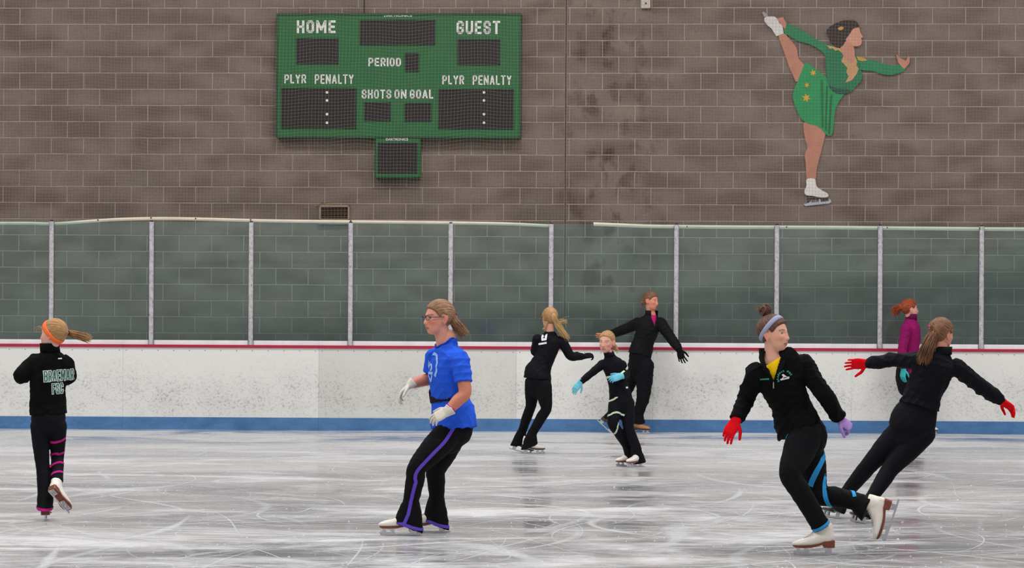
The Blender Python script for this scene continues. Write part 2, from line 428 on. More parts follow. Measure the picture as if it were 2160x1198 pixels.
DISPLAYS = [(759, 42, 918, 95), (625, 81, 714, 135), (965, 83, 1055, 137), (854, 112, 884, 151), (593, 186, 752, 271), (925, 188, 1084, 272),
            (768, 216, 824, 255), (853, 217, 910, 256)]
def display(rect, parent):
    x0, x1, z0, z1 = R(*rect); m = MB(); b = .013
    for q in ((x0, x1, z1 - b, z1), (x0, x1, z0, z0 + b), (x0, x0 + b, z0, z1), (x1 - b, x1, z0, z1)):
        m.box(q[0], q[1], -TH - .014, -TH + .01, q[2], q[3])
    d = MB(); d.box(x0 + .005, x1 - .005, -TH - .004, -TH + .01, z0 + .005, z1 - .005)
    o = d.build('display', MAT_DISP, parent); m.build('bezel', MAT_BEZ, o); return o
dsp = [display(r, sb) for r in DISPLAYS]
display((797, 301, 881, 365), sb)
for x in (690, 1021):
    for y in (195, 212, 241, 259):
        q = R(x - 3, y - 3, x + 3, y + 3); m = MB(); cx, cz, r = (q[0] + q[1]) / 2, (q[2] + q[3]) / 2, .017
        m.prism([(cx + r * math.cos(a * .785), cz + r * math.sin(a * .785)) for a in range(8)], -TH - .012, -TH)
        m.build('colon_dot', MAT_WHITE, dsp[4 if x == 690 else 5])
def wall_text(txt, rect, mat=MAT_WHITE, off=TH + .006, bold=.02):
    x0, x1, z0, z1 = R(*rect); V, F = text_geo(txt, x0, x1, z0, z1, bold) if txt == 'DAKTRONICS' else block_text(txt, x0, x1, z0, z1)
    n = len(V); VV = [(v[0], -off, v[1]) for v in V] ; m = MB(); m.add(VV, F)
    o = m.build('lettering', mat, sb); return o
for txt, rc in (('HOME', (626, 43, 708, 70)), ('GUEST', (963, 44, 1055, 72)), ('PERIOD', (777, 122, 846, 140)), ('PLYR', (600, 157, 646, 176)),
                ('PENALTY', (664, 157, 746, 177)), ('PLYR', (933, 159, 979, 178)), ('PENALTY', (997, 159, 1079, 179)), ('SHOTS', (763, 189, 825.5, 208)), ('ON', (832, 189, 857.5, 208)), ('GOAL', (864.5, 189, 914, 208)),
                ('DAKTRONICS', (810, 30.5, 869, 35.5)), ('DAKTRONICS', (814, 291.5, 861, 296.5))):
    wall_text(txt, rc, bold=.02)
# cable above the scoreboard
cu, cz = WL(768, 28); V, F = limb([Vector((0, -.01, .0)), Vector((.004, -.012, .3)), Vector((0, -.01, .8))], [.006] * 3, 8, 3)
c = MB(); c.add(V, F); ob = c.build('power_cable', simple('cable_black', sr(40, 32, 30), .6), None, True)
p = W0 + wu * cu; ob.location = (p.x, p.y, cz); ob.rotation_euler = (0, 0, -WA)
tag(ob, 'thin dark cable running up the wall above the scoreboard', 'cable')

# ---- painted cut-out of a figure skater on the wall
ku, kz = WL(1740, 240); cut = wall_empty('skater_cutout', ku, kz, 0)
tag(cut, 'painted cut-out of a skater in a green dress lifting one leg, on the wall', 'wall decoration')
def K(pts): return [(lambda q: (q[0] - ku, q[1] - kz))(WL(1580 + x / 2.605, y / 2.605, .03)) for x, y in pts]
def paint(name, col, pts, d0=.0, d1=.03, parent=cut, var=.1, sc=6, rough=.6):
    pl = K(pts); ar = sum(pl[i][0] * pl[(i + 1) % len(pl)][1] - pl[(i + 1) % len(pl)][0] * pl[i][1] for i in range(len(pl)))
    if ar < 0: pl = pl[::-1]
    m = MB(); m.prism(pl, -d1, -d0); return m.build(name, simple('paint_' + name, col, rough, var, sc), parent)
def smooth_poly(pts, sub=4):
    A = np.array(pts + pts[:3], float); out = []
    n = len(pts)
    for i in range(n):
        p0, p1, p2, p3 = (np.array(pts[(i + k) % n], float) for k in (-1, 0, 1, 2))
        for j in range(sub):
            t = j / sub; out.append(tuple(0.5 * (2 * p1 + (p2 - p0) * t + (2 * p0 - 5 * p1 + 4 * p2 - p3) * t * t + (3 * p1 - p0 - 3 * p2 + p3) * t ** 3)))
    return out
SKINP = sr(188, 126, 104)
paint('raised_leg', SKINP, smooth_poly([(162, 192), (192, 182), (238, 232), (263, 268), (272, 320), (308, 365), (290, 410), (262, 450), (240, 410), (222, 372), (205, 320), (182, 255)]), 0, .026)
paint('standing_leg', SKINP, smooth_poly([(300, 678), (340, 675), (380, 690), (420, 715), (412, 770), (400, 820), (388, 865), (372, 930), (364, 986), (320, 986), (313, 905), (306, 850), (320, 810), (308, 760)]), 0, .026)
paint('raised_boot', sr(212, 205, 203), [(84, 98), (100, 90), (138, 90), (156, 102), (166, 126), (184, 138), (190, 184), (150, 199), (122, 155), (102, 140), (84, 116)], 0, .03)
paint('raised_blade', sr(150, 150, 156), [(70, 68), (84, 64), (104, 84), (100, 92), (84, 94), (78, 80)], 0, .024)
paint('holding_hand', SKINP, [(152, 102), (186, 94), (207, 130), (196, 162), (182, 140), (168, 122)], 0, .034)
paint('rear_sleeve', sr(28, 122, 76), smooth_poly([(207, 132), (250, 146), (300, 172), (380, 222), (430, 247), (480, 268), (490, 330), (440, 332), (400, 282), (330, 242), (270, 226), (225, 200), (192, 178)]), 0, .03)
paint('skirt', sr(22, 142, 80), smooth_poly([(312, 345), (352, 368), (400, 405), (440, 440), (472, 500), (522, 512), (492, 560), (472, 612), (465, 680), (456, 738), (428, 742), (400, 712), (370, 690), (330, 680), (290, 656), (266, 612), (250, 570), (240, 530), (246, 496), (264, 452), (284, 405)]), 0, .03)
paint('bodice', sr(18, 112, 74), smooth_poly([(428, 250), (500, 268), (545, 320), (590, 308), (610, 340), (616, 385), (620, 435), (590, 472), (555, 506), (512, 516), (468, 506), (436, 470), (424, 400)]), 0, .034)
for fold in ([(395, 440), (405, 438), (408, 700), (398, 700)], [(448, 520), (458, 520), (444, 735), (434, 735)], [(425, 470), (432, 470), (425, 715), (417, 712)]):
    paint('skirt_fold', sr(12, 96, 56), fold, .03, .034)
paint('bust_shadow', sr(24, 74, 66), smooth_poly([(440, 470), (480, 484), (540, 490), (556, 502), (512, 515), (468, 506)]), .034, .037)
paint('neckline', sr(196, 150, 104), [(520, 305), (506, 338), (522, 352), (540, 374), (534, 396), (547, 420), (528, 456), (566, 440), (590, 408), (603, 378), (590, 360), (594, 338), (580, 305)], .034, .038)
paint('shoulder_trim', sr(196, 160, 96), [(426, 250), (470, 257), (502, 266), (510, 290), (488, 274), (474, 280), (460, 266), (444, 268)], .034, .038)
paint('neck', sr(196, 134, 112), smooth_poly([(502, 262), (530, 228), (560, 240), (576, 262), (580, 312), (560, 345), (522, 312)]), 0, .041)
paint('front_sleeve', sr(26, 124, 78), smooth_poly([(586, 312), (640, 325), (700, 336), (780, 361), (842, 354), (856, 385), (810, 406), (750, 411), (680, 391), (612, 380)]), 0, .032)
paint('shoulder_trim', sr(190, 150, 70), [(590, 308), (640, 322), (650, 334), (620, 336), (600, 330)], .032, .036)
paint('front_hand', SKINP, [(808, 298), (832, 320), (862, 334), (874, 306), (884, 312), (882, 345), (866, 366), (852, 380), (830, 356), (820, 345)], 0, .034)
paint('face', sr(206, 146, 122), smooth_poly([(530, 212), (548, 185), (562, 158), (590, 146), (606, 156), (612, 180), (626, 204), (616, 210), (619, 224), (614, 246), (592, 254), (566, 252), (544, 244)]), 0, .04)
paint('hair', sr(44, 30, 26), smooth_poly([(430, 162), (468, 132), (520, 113), (580, 113), (604, 140), (600, 150), (572, 158), (552, 188), (532, 215), (516, 250), (482, 262), (452, 235), (432, 192)]), 0, .044)
paint('hair_ornament', sr(196, 150, 70), [(486, 155), (505, 146), (522, 152), (512, 164), (496, 168)], .044, .048)
for cx, cy, r in ((315, 538, 26), (352, 400, 20), (318, 468, 17)):
    pts = [(cx + (r if k % 2 == 0 else r * .42) * math.cos(k * .524 + .3), cy + (r if k % 2 == 0 else r * .42) * math.sin(k * .524 + .3)) for k in range(12)]
    paint('gold_star', sr(214, 160, 40), pts, .03, .034)
paint('standing_boot', sr(226, 222, 218), smooth_poly([(318, 984), (362, 984), (372, 1024), (408, 1050), (432, 1064), (432, 1082), (390, 1084), (350, 1076), (312, 1071), (305, 1048), (316, 1020)]), 0, .031)
paint('boot_heel', sr(62, 54, 52), [(322, 1072), (350, 1074), (392, 1084), (432, 1082), (430, 1094), (402, 1104), (384, 1090), (346, 1088), (338, 1108), (322, 1108)], 0, .026)
paint('standing_blade', sr(186, 186, 194), [(300, 1122), (330, 1114), (336, 1092), (344, 1092), (342, 1113), (382, 1110), (386, 1088), (394, 1088), (394, 1109), (430, 1106), (440, 1102), (438, 1092), (448, 1096), (452, 1110), (440, 1118), (310, 1132)], 0, .024)

# ---- small wall grille and sensor
vu, vz = WL(705, 450); vent = wall_empty('wall_vent', vu, vz)
tag(vent, 'small tan framed vent grille on the wall just above the glass', 'vent')
def RV(x0, y0, x1, y1): a = WL(x0, y1, .05); b = WL(x1, y0, .05); return a[0] - vu, b[0] - vu, a[1] - vz, b[1] - vz
MAT_TAN = simple('vent_tan', sr(160, 142, 116), .7, .15, 12)
x0, x1, z0, z1 = RV(673, 433, 737, 465); b = .02
m = MB(); m.box(x0, x1, -.05, 0, z1 - b, z1); m.box(x0, x1, -.05, 0, z0, z0 + b); m.box(x0, x0 + b, -.05, 0, z0, z1); m.box(x1 - b, x1, -.05, 0, z0, z1); m.build('frame', MAT_TAN, vent)
m = MB(); m.box(x0 + b, x1 - b, -.012, 0, z0 + b, z1 - b); m.build('backing', MAT_DISP, vent)
MAT_SLAT = simple('vent_slat', sr(74, 52, 42), .6, .15, 20)
for k in range(6):
    zz = z0 + b + (z1 - z0 - 2 * b) * (k + .5) / 6; m = MB()
    m.add([(x0 + b, -.035, zz - .009), (x1 - b, -.035, zz - .009), (x1 - b, -.014, zz + .009), (x0 + b, -.014, zz + .009), (x0 + b, -.035, zz - .005), (x1 - b, -.035, zz - .005), (x1 - b, -.014, zz + .013), (x0 + b, -.014, zz + .013)],
          [(0, 1, 2, 3), (7, 6, 5, 4), (0, 4, 5, 1), (1, 5, 6, 2), (2, 6, 7, 3), (3, 7, 4, 0)]); m.build('slat', MAT_SLAT, vent)
x0, x1, z0, z1 = RV(672, 465, 736, 473); m = MB(); m.box(x0, x1, -.07, 0, z0, z1); m.build('ledge', simple('vent_ledge', sr(150, 138, 112), .7, .15, 12), vent)
m = MB()
for k in range(46):
    cx, czz = RV(676 + random.gauss(6, 6) , 424 + random.random() * 9, 690, 440)[0], 0
    zz = RV(0, 433, 0, 433)[2] + .004 + abs(random.gauss(0, .022)); a = random.uniform(-1, 1); L = random.uniform(.015, .04); d = Vector((math.cos(a), random.uniform(-.4, .4), math.sin(a) * .7)) * L
    c0 = Vector((cx, -.03, zz)); V, F = limb([c0 - d, c0 + d], [.0022, .0015], 5, 1, dome0=False, dome1=False); m.add(V, F)
tag(m.build('straw', simple('straw', sr(150, 118, 84), .9, .3, 20), vent), kind='stuff')
bu, bz = WL(1362, 6); bx = wall_empty('wall_sensor', bu, bz); tag(bx, 'small off-white box high on the wall between scoreboard and skater cut-out', 'sensor')
MAT_OFFW = simple('sensor_plastic', sr(190, 184, 166), .5, .05)
q = [(-.058, -.06), (-.045, -.072), (.045, -.072), (.058, -.06), (.058, .09), (-.058, .09)]
m = MB(); m.prism(q, -.055, 0); m.build('housing', MAT_OFFW, bx)
m = MB(); m.prism([(.003 + .012 * math.cos(a * .785), -.012 + .012 * math.sin(a * .785)) for a in range(8)], -.06, -.05); m.build('lens', MAT_JOINT, bx)

# ---- dasher boards, posts, glass
BY = 34.48
def BZ(y): return CAMZ - (y - 652) / 174.0
MAT_KICK = None
def board_material(name, tint):
    t = NT(name); w = t.world()
    sp = t.n('ShaderNodeSeparateXYZ'); t.L.new(w, sp.inputs[0])
    n1 = t.noise(t.world((1, 1, 1.35)), 34, 3, 0.6, 0.35); n2 = t.noise(w, 2.0, 3, 0.6); n3 = t.noise(w, 55, 3, 0.6)
    band = t.ramp(sp.outputs[2], [(0.12, 0.25), (0.3, 1.0), (0.55, 0.9), (0.72, 0.35), (0.95, 0.05)])
    mk = t.math('MULTIPLY', t.ramp(n1, [(0.52, 0.0), (0.68, 1.0)]), t.math('ADD', t.math('MULTIPLY', t.ramp(n2, [(0.35, 0.2), (0.65, 1.0)]), 0.8), 0.1))
    mk = t.math('MULTIPLY', mk, band)
    sp2 = t.math('MULTIPLY', t.ramp(n3, [(0.62, 0.0), (0.72, 1.0)]), t.math('MULTIPLY', band, 0.35))
    base = t.mix(t.math('MULTIPLY', t.math('MULTIPLY', t.ramp(n2, [(0.3, 0.0), (0.7, 1.0)]), band), 0.55), tint, tuple(c * .72 for c in tint))
    c = t.mix(t.math('MULTIPLY', mk, 0.7), base, sr(104, 100, 102)); c = t.mix(sp2, c, sr(70, 66, 68))
    t.color(c); t.set(Roughness=0.45); return t.m
def kick_material():
    t = NT('kick_plate_blue'); n = t.noise(t.world((.8, 1, 2)), 5, 5, 0.6); f = t.noise(t.world(), 40, 3)
    c = t.ramp(n, [(0.3, sr(60, 106, 158)), (0.7, sr(80, 128, 178))]); c = t.mix(t.math('MULTIPLY', t.ramp(f, [(0.55, 0), (0.8, 1.0)]), .3), c, sr(130, 150, 170))
    t.color(c); t.set(Roughness=.45); return t.m
MAT_KICK = kick_material()
MAT_B1 = board_material('board_white', sr(232, 231, 227)); MAT_B2 = board_material('board_grey_white', sr(216, 215, 210))
MAT_RED = simple('cap_red', sr(172, 30, 62), .4, .08, 8)
MAT_SILL = simple('sill_white', sr(236, 236, 239), .5, .06, 8)
MAT_BOLT = simple('bolt_grey', sr(122, 123, 128), .5)
seams = [-571, -153, 260, 673, 1090, 1378, 1797, 2214, 2632]
blabels = ['white board panel beyond the left picture edge', 'white dasher board panel behind the girl in the orange headband', 'white dasher board panel between orange headband girl and blue shirt skater',
           'greyish dasher board panel behind the skater in the blue T-shirt', 'narrow dasher board panel behind the three skaters in the middle',
           'white dasher board panel behind the girl in the grey headband', 'white dasher board panel behind the magenta jacket skater', 'white board panel beyond the right picture edge']
def bx_at(px): return (px - 1080) / 174.0
zk, zb, zr, zs = .146, .993, 1.028, 1.082
for i in range(8):
    xa, xb = bx_at(seams[i]) + .0007, bx_at(seams[i + 1]) - .0007; cx = (xa + xb) / 2; h = (xb - xa) / 2
    r = empty('dasher_board', (cx, BY, 0)); tag(r, blabels[i], 'rink board', 'dasher boards')
    m = MB(); m.box(-h, h, 0, .03, zk - .01, zb + .01); m.build('facing', MAT_B2 if i in (3,) else MAT_B1, r)
    m = MB(); m.box(-h, h, -.014, .03, .001, zk); m.box(-h, h, -.01, .0, zk, zk + .004); m.build('kick_plate', MAT_KICK, r)
    m = MB(); m.prism([(-h, zb), (h, zb), (h, zr - .006), (h, zr), (-h, zr), (-h, zr - .006)], -.018, .05); m.build('cap_rail', MAT_RED, r)
    m = MB(); m.box(-h, h, .022, .12, zr, zs); m.build('sill', MAT_SILL, r)
    m = MB(); nb = int(2 * h / .195)
    for k in range(nb + 1):
        x = -h + .04 + (2 * h - .08) * k / max(nb, 1)
        for z, y in ((zb - .035, -.003), (zk - .022, -.017)):
            m.prism([(x + .006 * math.cos(a * 1.047), z + .006 * math.sin(a * 1.047)) for a in range(6)], y, y + .004)
    tag(m.build('bolts', MAT_BOLT, r), kind='stuff')
    m = MB(); m.box(-h, h, .03, .12, .0, zr - .001); m.build('backing', simple('board_back', sr(190, 188, 184)), r)

def alu_material():
    t = NT('post_aluminium'); n = t.noise(t.world(), 26, 4, .65); s = t.noise(t.world((1, 1, .5)), 60, 2)
    c = t.ramp(n, [(0.35, sr(172, 168, 174)), (0.6, sr(206, 203, 208))]); c = t.mix(t.ramp(s, [(0.64, 0.0), (0.7, 0.8)]), c, sr(84, 80, 86))
    t.color(c); t.set(Roughness=.4, Metallic=.15); return t.m
MAT_ALU = alu_material(); MAT_BLACK = simple('rubber_black', sr(30, 26, 28), .7)
posts = [-314, -103, 108, 319, 529, 739, 950, 1162, 1426, 1638, 1856, 2070, 2284, 2496]
plab = ['beyond the left picture edge, far one', 'beyond the left picture edge, near one', 'directly above the girl with the orange headband', 'second from the left, right of the orange headband girl', 'third from the left, under the left end of the scoreboard',
        'just right of the small wall vent', 'directly behind the head of the skater in the blue T-shirt', 'directly behind the head of the blonde ponytail skater', 'right of the woman in the black jacket',
        'directly behind the head of the girl in the grey headband', 'left of the red-haired skater', 'rightmost one, right of the brown ponytail skater', 'beyond the right picture edge, near one', 'beyond the right picture edge, far one']
zt = 2.515
for px, lb in zip(posts, plab):
    r = empty('glass_post', (bx_at(px), BY, 1.0)); tag(r, 'pale aluminium glass post ' + lb, 'post', 'posts between the rink glass')
    m = MB(); m.prism([(-.026, .0285), (.026, .0285), (.026, zt - 1.0), (-.026, zt - 1.0)], -.005, .018)
    m.prism([(-.013, .0285), (.013, .0285), (.013, zt - 1.0), (-.013, zt - 1.0)], -.012, -.005); m.build('upright', MAT_ALU, r)
    m = MB(); m.prism([(-.02, zt - 1.002), (.02, zt - 1.002), (.016, zt - .985), (-.016, zt - .985)], -.008, .016); m.build('end_cap', MAT_BLACK, r)
    m = MB()
    for s in (-1, 1): m.box(s * .0265 - .005, s * .0265 + .005, .0, .02, .03, zt - 1.01)
    m.build('gasket', simple('gasket', sr(96, 94, 98), .7, .3, 50) if px == posts[0] else bpy.data.materials['gasket'], r)
def glass_material():
    t = NT('rink_glass'); N, L = t.N, t.L
    tr = t.n('ShaderNodeBsdfTransparent'); gl = t.n('ShaderNodeBsdfGlossy'); gl.inputs['Roughness'].default_value = 0.06
    df = t.n('ShaderNodeBsdfDiffuse'); df.inputs['Color'].default_value = (.40, .54, .52, 1)
    sc = t.noise(t.world((1, 1, 1)), 3.0, 5, .65, .6); v = t.ramp(sc, [(0.3, (.905, 1.0, .99)), (0.7, (.86, .97, .965))]); L.new(v, tr.inputs['Color'])
    fr = t.n('ShaderNodeFresnel'); fr.inputs['IOR'].default_value = 1.5
    m1 = t.n('ShaderNodeMixShader'); L.new(fr.outputs[0], m1.inputs[0]); L.new(tr.outputs[0], m1.inputs[1]); L.new(gl.outputs[0], m1.inputs[2])
    scuff_haze = t.math('ADD', t.math('MULTIPLY', t.ramp(t.noise(t.world((1, 1, 2.2)), 1.4, 6, .7, 1.2), [(0.45, 0), (0.75, 1.0)]), .05), .056)  # patchy scuffs plus even haze in the colour, brightening the dim wall behind
    m2 = t.n('ShaderNodeMixShader'); L.new(scuff_haze, m2.inputs[0]); L.new(m1.outputs[0], m2.inputs[1]); L.new(df.outputs[0], m2.inputs[2])
    L.new(m2.outputs[0], t.out.inputs[0]); return t.m
MAT_GLASS = glass_material()
glab = ['beyond the left picture edge', 'at the far left, cut by the picture edge', 'right of the post above the orange headband girl', 'second full one from the left', 'third full one from the left, left of the wall vent post',
        'left of the post behind the blue shirt skater', 'right of the post behind the blue shirt skater', 'behind the woman in the black jacket, wider than the rest', 'left of the post behind the grey headband girl',
        'below the skater cut-out, right of the grey headband girl', 'behind the red-haired skater', 'at the far right, cut by the picture edge', 'beyond the right picture edge']
for i in range(len(posts) - 1):
    xa, xb = bx_at(posts[i]) + .03, bx_at(posts[i + 1]) - .03; h = (xb - xa) / 2
    m = MB(); m.box(-h, h, 0, .01, zs + .001, 2.515)
    o = m.build('rink_glass', MAT_GLASS, None, False, ((xa + xb) / 2, BY + .024, 0)); tag(o, 'greenish rink glass pane ' + glab[i], 'glass pane', 'panes of the rink glass')

# ---- safety net with its hem
NY = BY + .10; S = FPX / NY
def NX(px, py): q = P(px, py, NY); return q.x, q.z
def net():
    X0, X1, Z0, Z1 = -7.6, 7.6, 2.47, 5.72; p = .040
    nx = int((X1 - X0) / p); nz = int((Z1 - Z0) / p)
    def disp(x, z):
        h = np.clip((z - Z0) / 1.0, 0, 1)
        dx = .010 * np.sin(1.9 * z + .8 * x) * h + .004 * np.sin(7 * x + 3 * z)
        dz = h * (.014 * np.sin(4.1 * x + .9 * z) + .008 * np.sin(9.3 * x - 1.7 * z) + .016 * np.sin(.9 * x + 1))
        dy = .03 * np.sin(1.3 * x + .5 * z) * h
        return dx, dy, dz
    V = []; F = []; base = 0; r = .0011
    def strand(x, z, ox, oz):
        nonlocal base
        dx, dy, dz = disp(x, z); n = len(x); P0 = np.stack([x + dx, NY + dy, z + dz], 1)
        for a in (0.5, 2.6, 4.7):
            V.append(P0 + np.array([ox * r * math.cos(a), r * math.sin(a), oz * r * math.cos(a)]))
        i = np.arange(n - 1)
        for k in range(3):
            k2 = (k + 1) % 3; F.append(np.stack([base + k * n + i, base + k * n + i + 1, base + k2 * n + i + 1, base + k2 * n + i], 1))
        base += 3 * n
    for i in range(nx + 1):
        z = np.linspace(Z0, Z1, 34); strand(np.full_like(z, X0 + i * p), z, 1, 0)
    for j in range(nz + 1):
        x = np.linspace(X0, X1, 190); strand(x, np.full_like(x, Z0 + j * p), 0, 1)
    V = np.concatenate(V); F = np.concatenate(F).astype(np.int32)
    me = bpy.data.meshes.new('net'); me.vertices.add(len(V)); me.vertices.foreach_set('co', V.astype(np.float32).ravel())
    me.loops.add(F.size); me.loops.foreach_set('vertex_index', F.ravel()); me.polygons.add(len(F))
    me.polygons.foreach_set('loop_start', np.arange(0, F.size, 4, dtype=np.int32)); me.polygons.foreach_set('loop_total', np.full(len(F), 4, np.int32))
    me.update(calc_edges=True); return me
nets = link('safety_net', net(), None, simple('net_cord', sr(158, 145, 137), .8, .1, 20))
tag(nets, 'fine pale safety netting hung above the rink glass in front of the wall', 'net')
def hem(pts, th, mat):
    A = catmull(np.array(pts, float), 6); V = []; F = []
    for x, y in A:
        X, Z = NX(x, y); d = th / 2 / S
        for yy, zz in ((NY - .012, Z - d), (NY - .018, Z), (NY - .012, Z + d), (NY - .006, Z + d), (NY - .006, Z - d)): V.append((X, yy, zz))
    for i in range(len(A) - 1):
        for k in range(5):
            k2 = (k + 1) % 5; F.append((i * 5 + k, (i + 1) * 5 + k, (i + 1) * 5 + k2, i * 5 + k2))
    F.append((0, 1, 2, 3, 4)); F.append(tuple((len(A) - 1) * 5 + k for k in (4, 3, 2, 1, 0)))
    m = MB(); m.add(V, F); return m.build('net_hem', mat, nets)
MAT_HEM1 = simple('hem_cream', sr(226, 214, 196), .6, .08, 6); MAT_HEM2 = simple('hem_green_white', sr(238, 224, 204), .6, .06, 6)
HEM = [(-230, 470), (-20, 471), (60, 471), (112, 472), (180, 467.5), (245, 463), (330, 461), (420, 462), (530, 465), (640, 467), (760, 468), (860, 469), (950, 470), (1060, 472), (1130, 475), (1168, 477)]
tag(hem(HEM, 6.5, MAT_HEM1), 'cream hem strip along the left net'); tag(hem([(1252, 472.5), (1300, 474.5), (1360, 477), (1426, 478), (1530, 479), (1640, 479.5), (1750, 480), (1856, 481), (2070, 483), (2180, 483.5), (2380, 484)], 7.5, MAT_HEM2), 'pale green hem strip along the right net')
m = MB()
for px, py in ((207, 464), (413, 461), (319, 459.5), (529, 463.5), (1449, 478), (1659, 478.5), (1871, 480), (740, 466)):
    X, Z = NX(px, py); m.prism([(X + .009 * math.cos(a * 1.047), Z + .009 * math.sin(a * 1.047)) for a in range(6)], NY - .022, NY - .01)
tag(m.build('hem_rivets', MAT_BLACK, nets), kind='stuff')
# ================================================================== THE SKATERS
Z = Vector((0, 0, 1))
def yaw_fwd(deg, pitch=0.0):
    a = math.radians(deg); p = math.radians(pitch)
    return Vector((math.sin(a) * math.cos(p), -math.cos(a) * math.cos(p), math.sin(p)))
def head_frame(yaw, pitch=0, tilt=0):
    f = yaw_fwd(yaw, pitch); left = Z.cross(f).normalized(); up = f.cross(left).normalized()
    if tilt:
        q = Matrix.Rotation(math.radians(tilt), 3, f); left = q @ left; up = q @ up
    return left, f, up          # local x, y, z

# ---- materials
def cloth(name, col, rough=0.85, bscale=220, bump=0.25, var=0.2):
    t = NT(name); v = t.coord(); n = t.noise(v, 9, 4, .6); f = t.noise(v, bscale, 2)
    lo = tuple(c * (1 - var) for c in col); hi = tuple(c * (1 + var) for c in col)
    t.color(t.ramp(n, [(0.3, lo), (0.7, hi)])); t.set(Roughness=rough); t.b.inputs['Specular IOR Level'].default_value = .14
    t.bump(f, bump, 0.002); return t.m
BLACKK = cloth('black_knit', (.0038, .0037, .0052), .8)
NAVYK = cloth('navy_black_stretch', (.0040, .0040, .0072), .75)
FLEECE = cloth('black_fleece', (.0034, .0031, .0040), .95, 140, .5)
GREYBLK = cloth('black_shell_fabric', (.0060, .0062, .0072), .75)
BLUE = cloth('royal_blue_cotton', sr(40, 92, 222), .85, 180, .2, .1)
MAGENTA = cloth('magenta_fleece', sr(140, 22, 92), .9, 140, .4, .12)
MAGTRIM = cloth('magenta_trim', sr(186, 30, 128), .8); LBLUE = cloth('light_blue_trim', sr(52, 156, 220), .8, var=.08); PURPLE = cloth('purple_trim', sr(98, 72, 190), .8, var=.08)
MINT = cloth('pale_green_trim', sr(196, 216, 186), .8, var=.05); YELLOW = cloth('yellow_cotton', sr(250, 204, 22), .85, var=.05); PINKS = cloth('pink_cotton', sr(196, 40, 120), .85)
WHITEK = cloth('white_knit_glove', sr(216, 210, 198), .95, 300, .6, .08); REDK = cloth('red_knit_glove', sr(226, 12, 26), .95, 300, .5, .1)
LILAC = cloth('lilac_knit_glove', sr(168, 134, 200), .95, 300, .6, .1); TEAL = cloth('teal_knit_glove', sr(112, 192, 214), .95, 300, .5, .1); TURQ = cloth('turquoise_glove', sr(58, 176, 176), .9)
ORANGE = cloth('orange_band', sr(255, 120, 66), .8, var=.05); GREYB = cloth('grey_band', sr(152, 156, 182), .8, var=.06)
LEATHER = simple('boot_leather', sr(232, 226, 216), .38, .05, 14, .15); BROWNB = simple('brown_boot_leather', sr(168, 112, 72), .5, .15, 14, .15)
SOLEM = simple('brown_sole', sr(122, 58, 38), .5, .18, 30); SOLEB = simple('dark_sole', sr(54, 44, 42), .5, .2, 30)
STEEL = simple('blade_steel', (.62, .62, .64), .25, .05, 60, metal=.9); LACE = simple('lace_white', sr(214, 208, 198), .8)
EYEW = NT('eye'); _a = EYEW.n('ShaderNodeVertexColor', layer_name='Col'); EYEW.color(_a.outputs[0]); EYEW.set(Roughness=.15); EYEW = EYEW.m
WHITEP = simple('print_white', sr(232, 232, 236), .7, .03); GREENP = simple('print_green', sr(26, 112, 84), .7, .05); TEALP = simple('print_teal', sr(70, 172, 140), .7, .05)
PALEBLUEP = simple('print_pale_blue', sr(150, 190, 250), .7, .05); BELTM = cloth('belt_webbing', (.012, .008, .012), .7); SILVER = simple('zip_metal', sr(190, 184, 176), .35, .05, metal=.6)
FRAMES = simple('spectacle_frame', sr(38, 34, 62), .35); BLACKT = simple('black_elastic', (.008, .008, .008), .7)
def skin_mat():
    t = NT('skin'); a = t.n('ShaderNodeVertexColor', layer_name='Col'); n = t.noise(t.coord(), 60, 4)
    t.color(t.mix(t.math('MULTIPLY', n, .16), a.outputs[0], (.36, .10, .07))); t.set(Roughness=.5); t.b.inputs['Specular IOR Level'].default_value = .3
    t.b.inputs['Subsurface Weight'].default_value = .08; t.b.inputs['Subsurface Radius'].default_value = (.012, .004, .002); return t.m
SKIN = skin_mat()
def hair_mat(name, dark, mid, light):
    t = NT(name); u = t.n('ShaderNodeAttribute', attribute_name='hu'); v = t.n('ShaderNodeAttribute', attribute_name='hv')
    cb = t.n('ShaderNodeCombineXYZ'); t.L.new(t.math('MULTIPLY', u.outputs['Fac'], 26), cb.inputs[0]); t.L.new(t.math('MULTIPLY', v.outputs['Fac'], 2.5), cb.inputs[1])
    n = t.noise(cb.outputs[0], 1.0, 5, .65); n2 = t.noise(t.coord(), 7, 3)
    f = t.math('ADD', t.math('MULTIPLY', n, .7), t.math('MULTIPLY', n2, .3))
    t.color(t.ramp(f, [(0.34, dark), (0.5, mid), (0.66, light)])); t.set(Roughness=.5); t.b.inputs['Specular IOR Level'].default_value = .35
    t.bump(n, .6, .004); return t.m
H_BLOND = hair_mat('hair_dark_blond', sr(112, 74, 44), sr(172, 128, 82), sr(216, 178, 128))
H_LIGHT = hair_mat('hair_light_blond', sr(140, 98, 56), sr(204, 164, 108), sr(240, 212, 160))
H_ASH = hair_mat('hair_ash_brown', sr(80, 50, 34), sr(140, 100, 70), sr(194, 160, 126))
H_BROWN = hair_mat('hair_brown', sr(46, 26, 22), sr(84, 52, 42), sr(130, 92, 72))
H_LBROWN = hair_mat('hair_light_brown', sr(70, 44, 30), sr(118, 80, 54), sr(178, 134, 94))
H_RED = hair_mat('hair_red', sr(92, 34, 14), sr(148, 62, 26), sr(190, 96, 50))

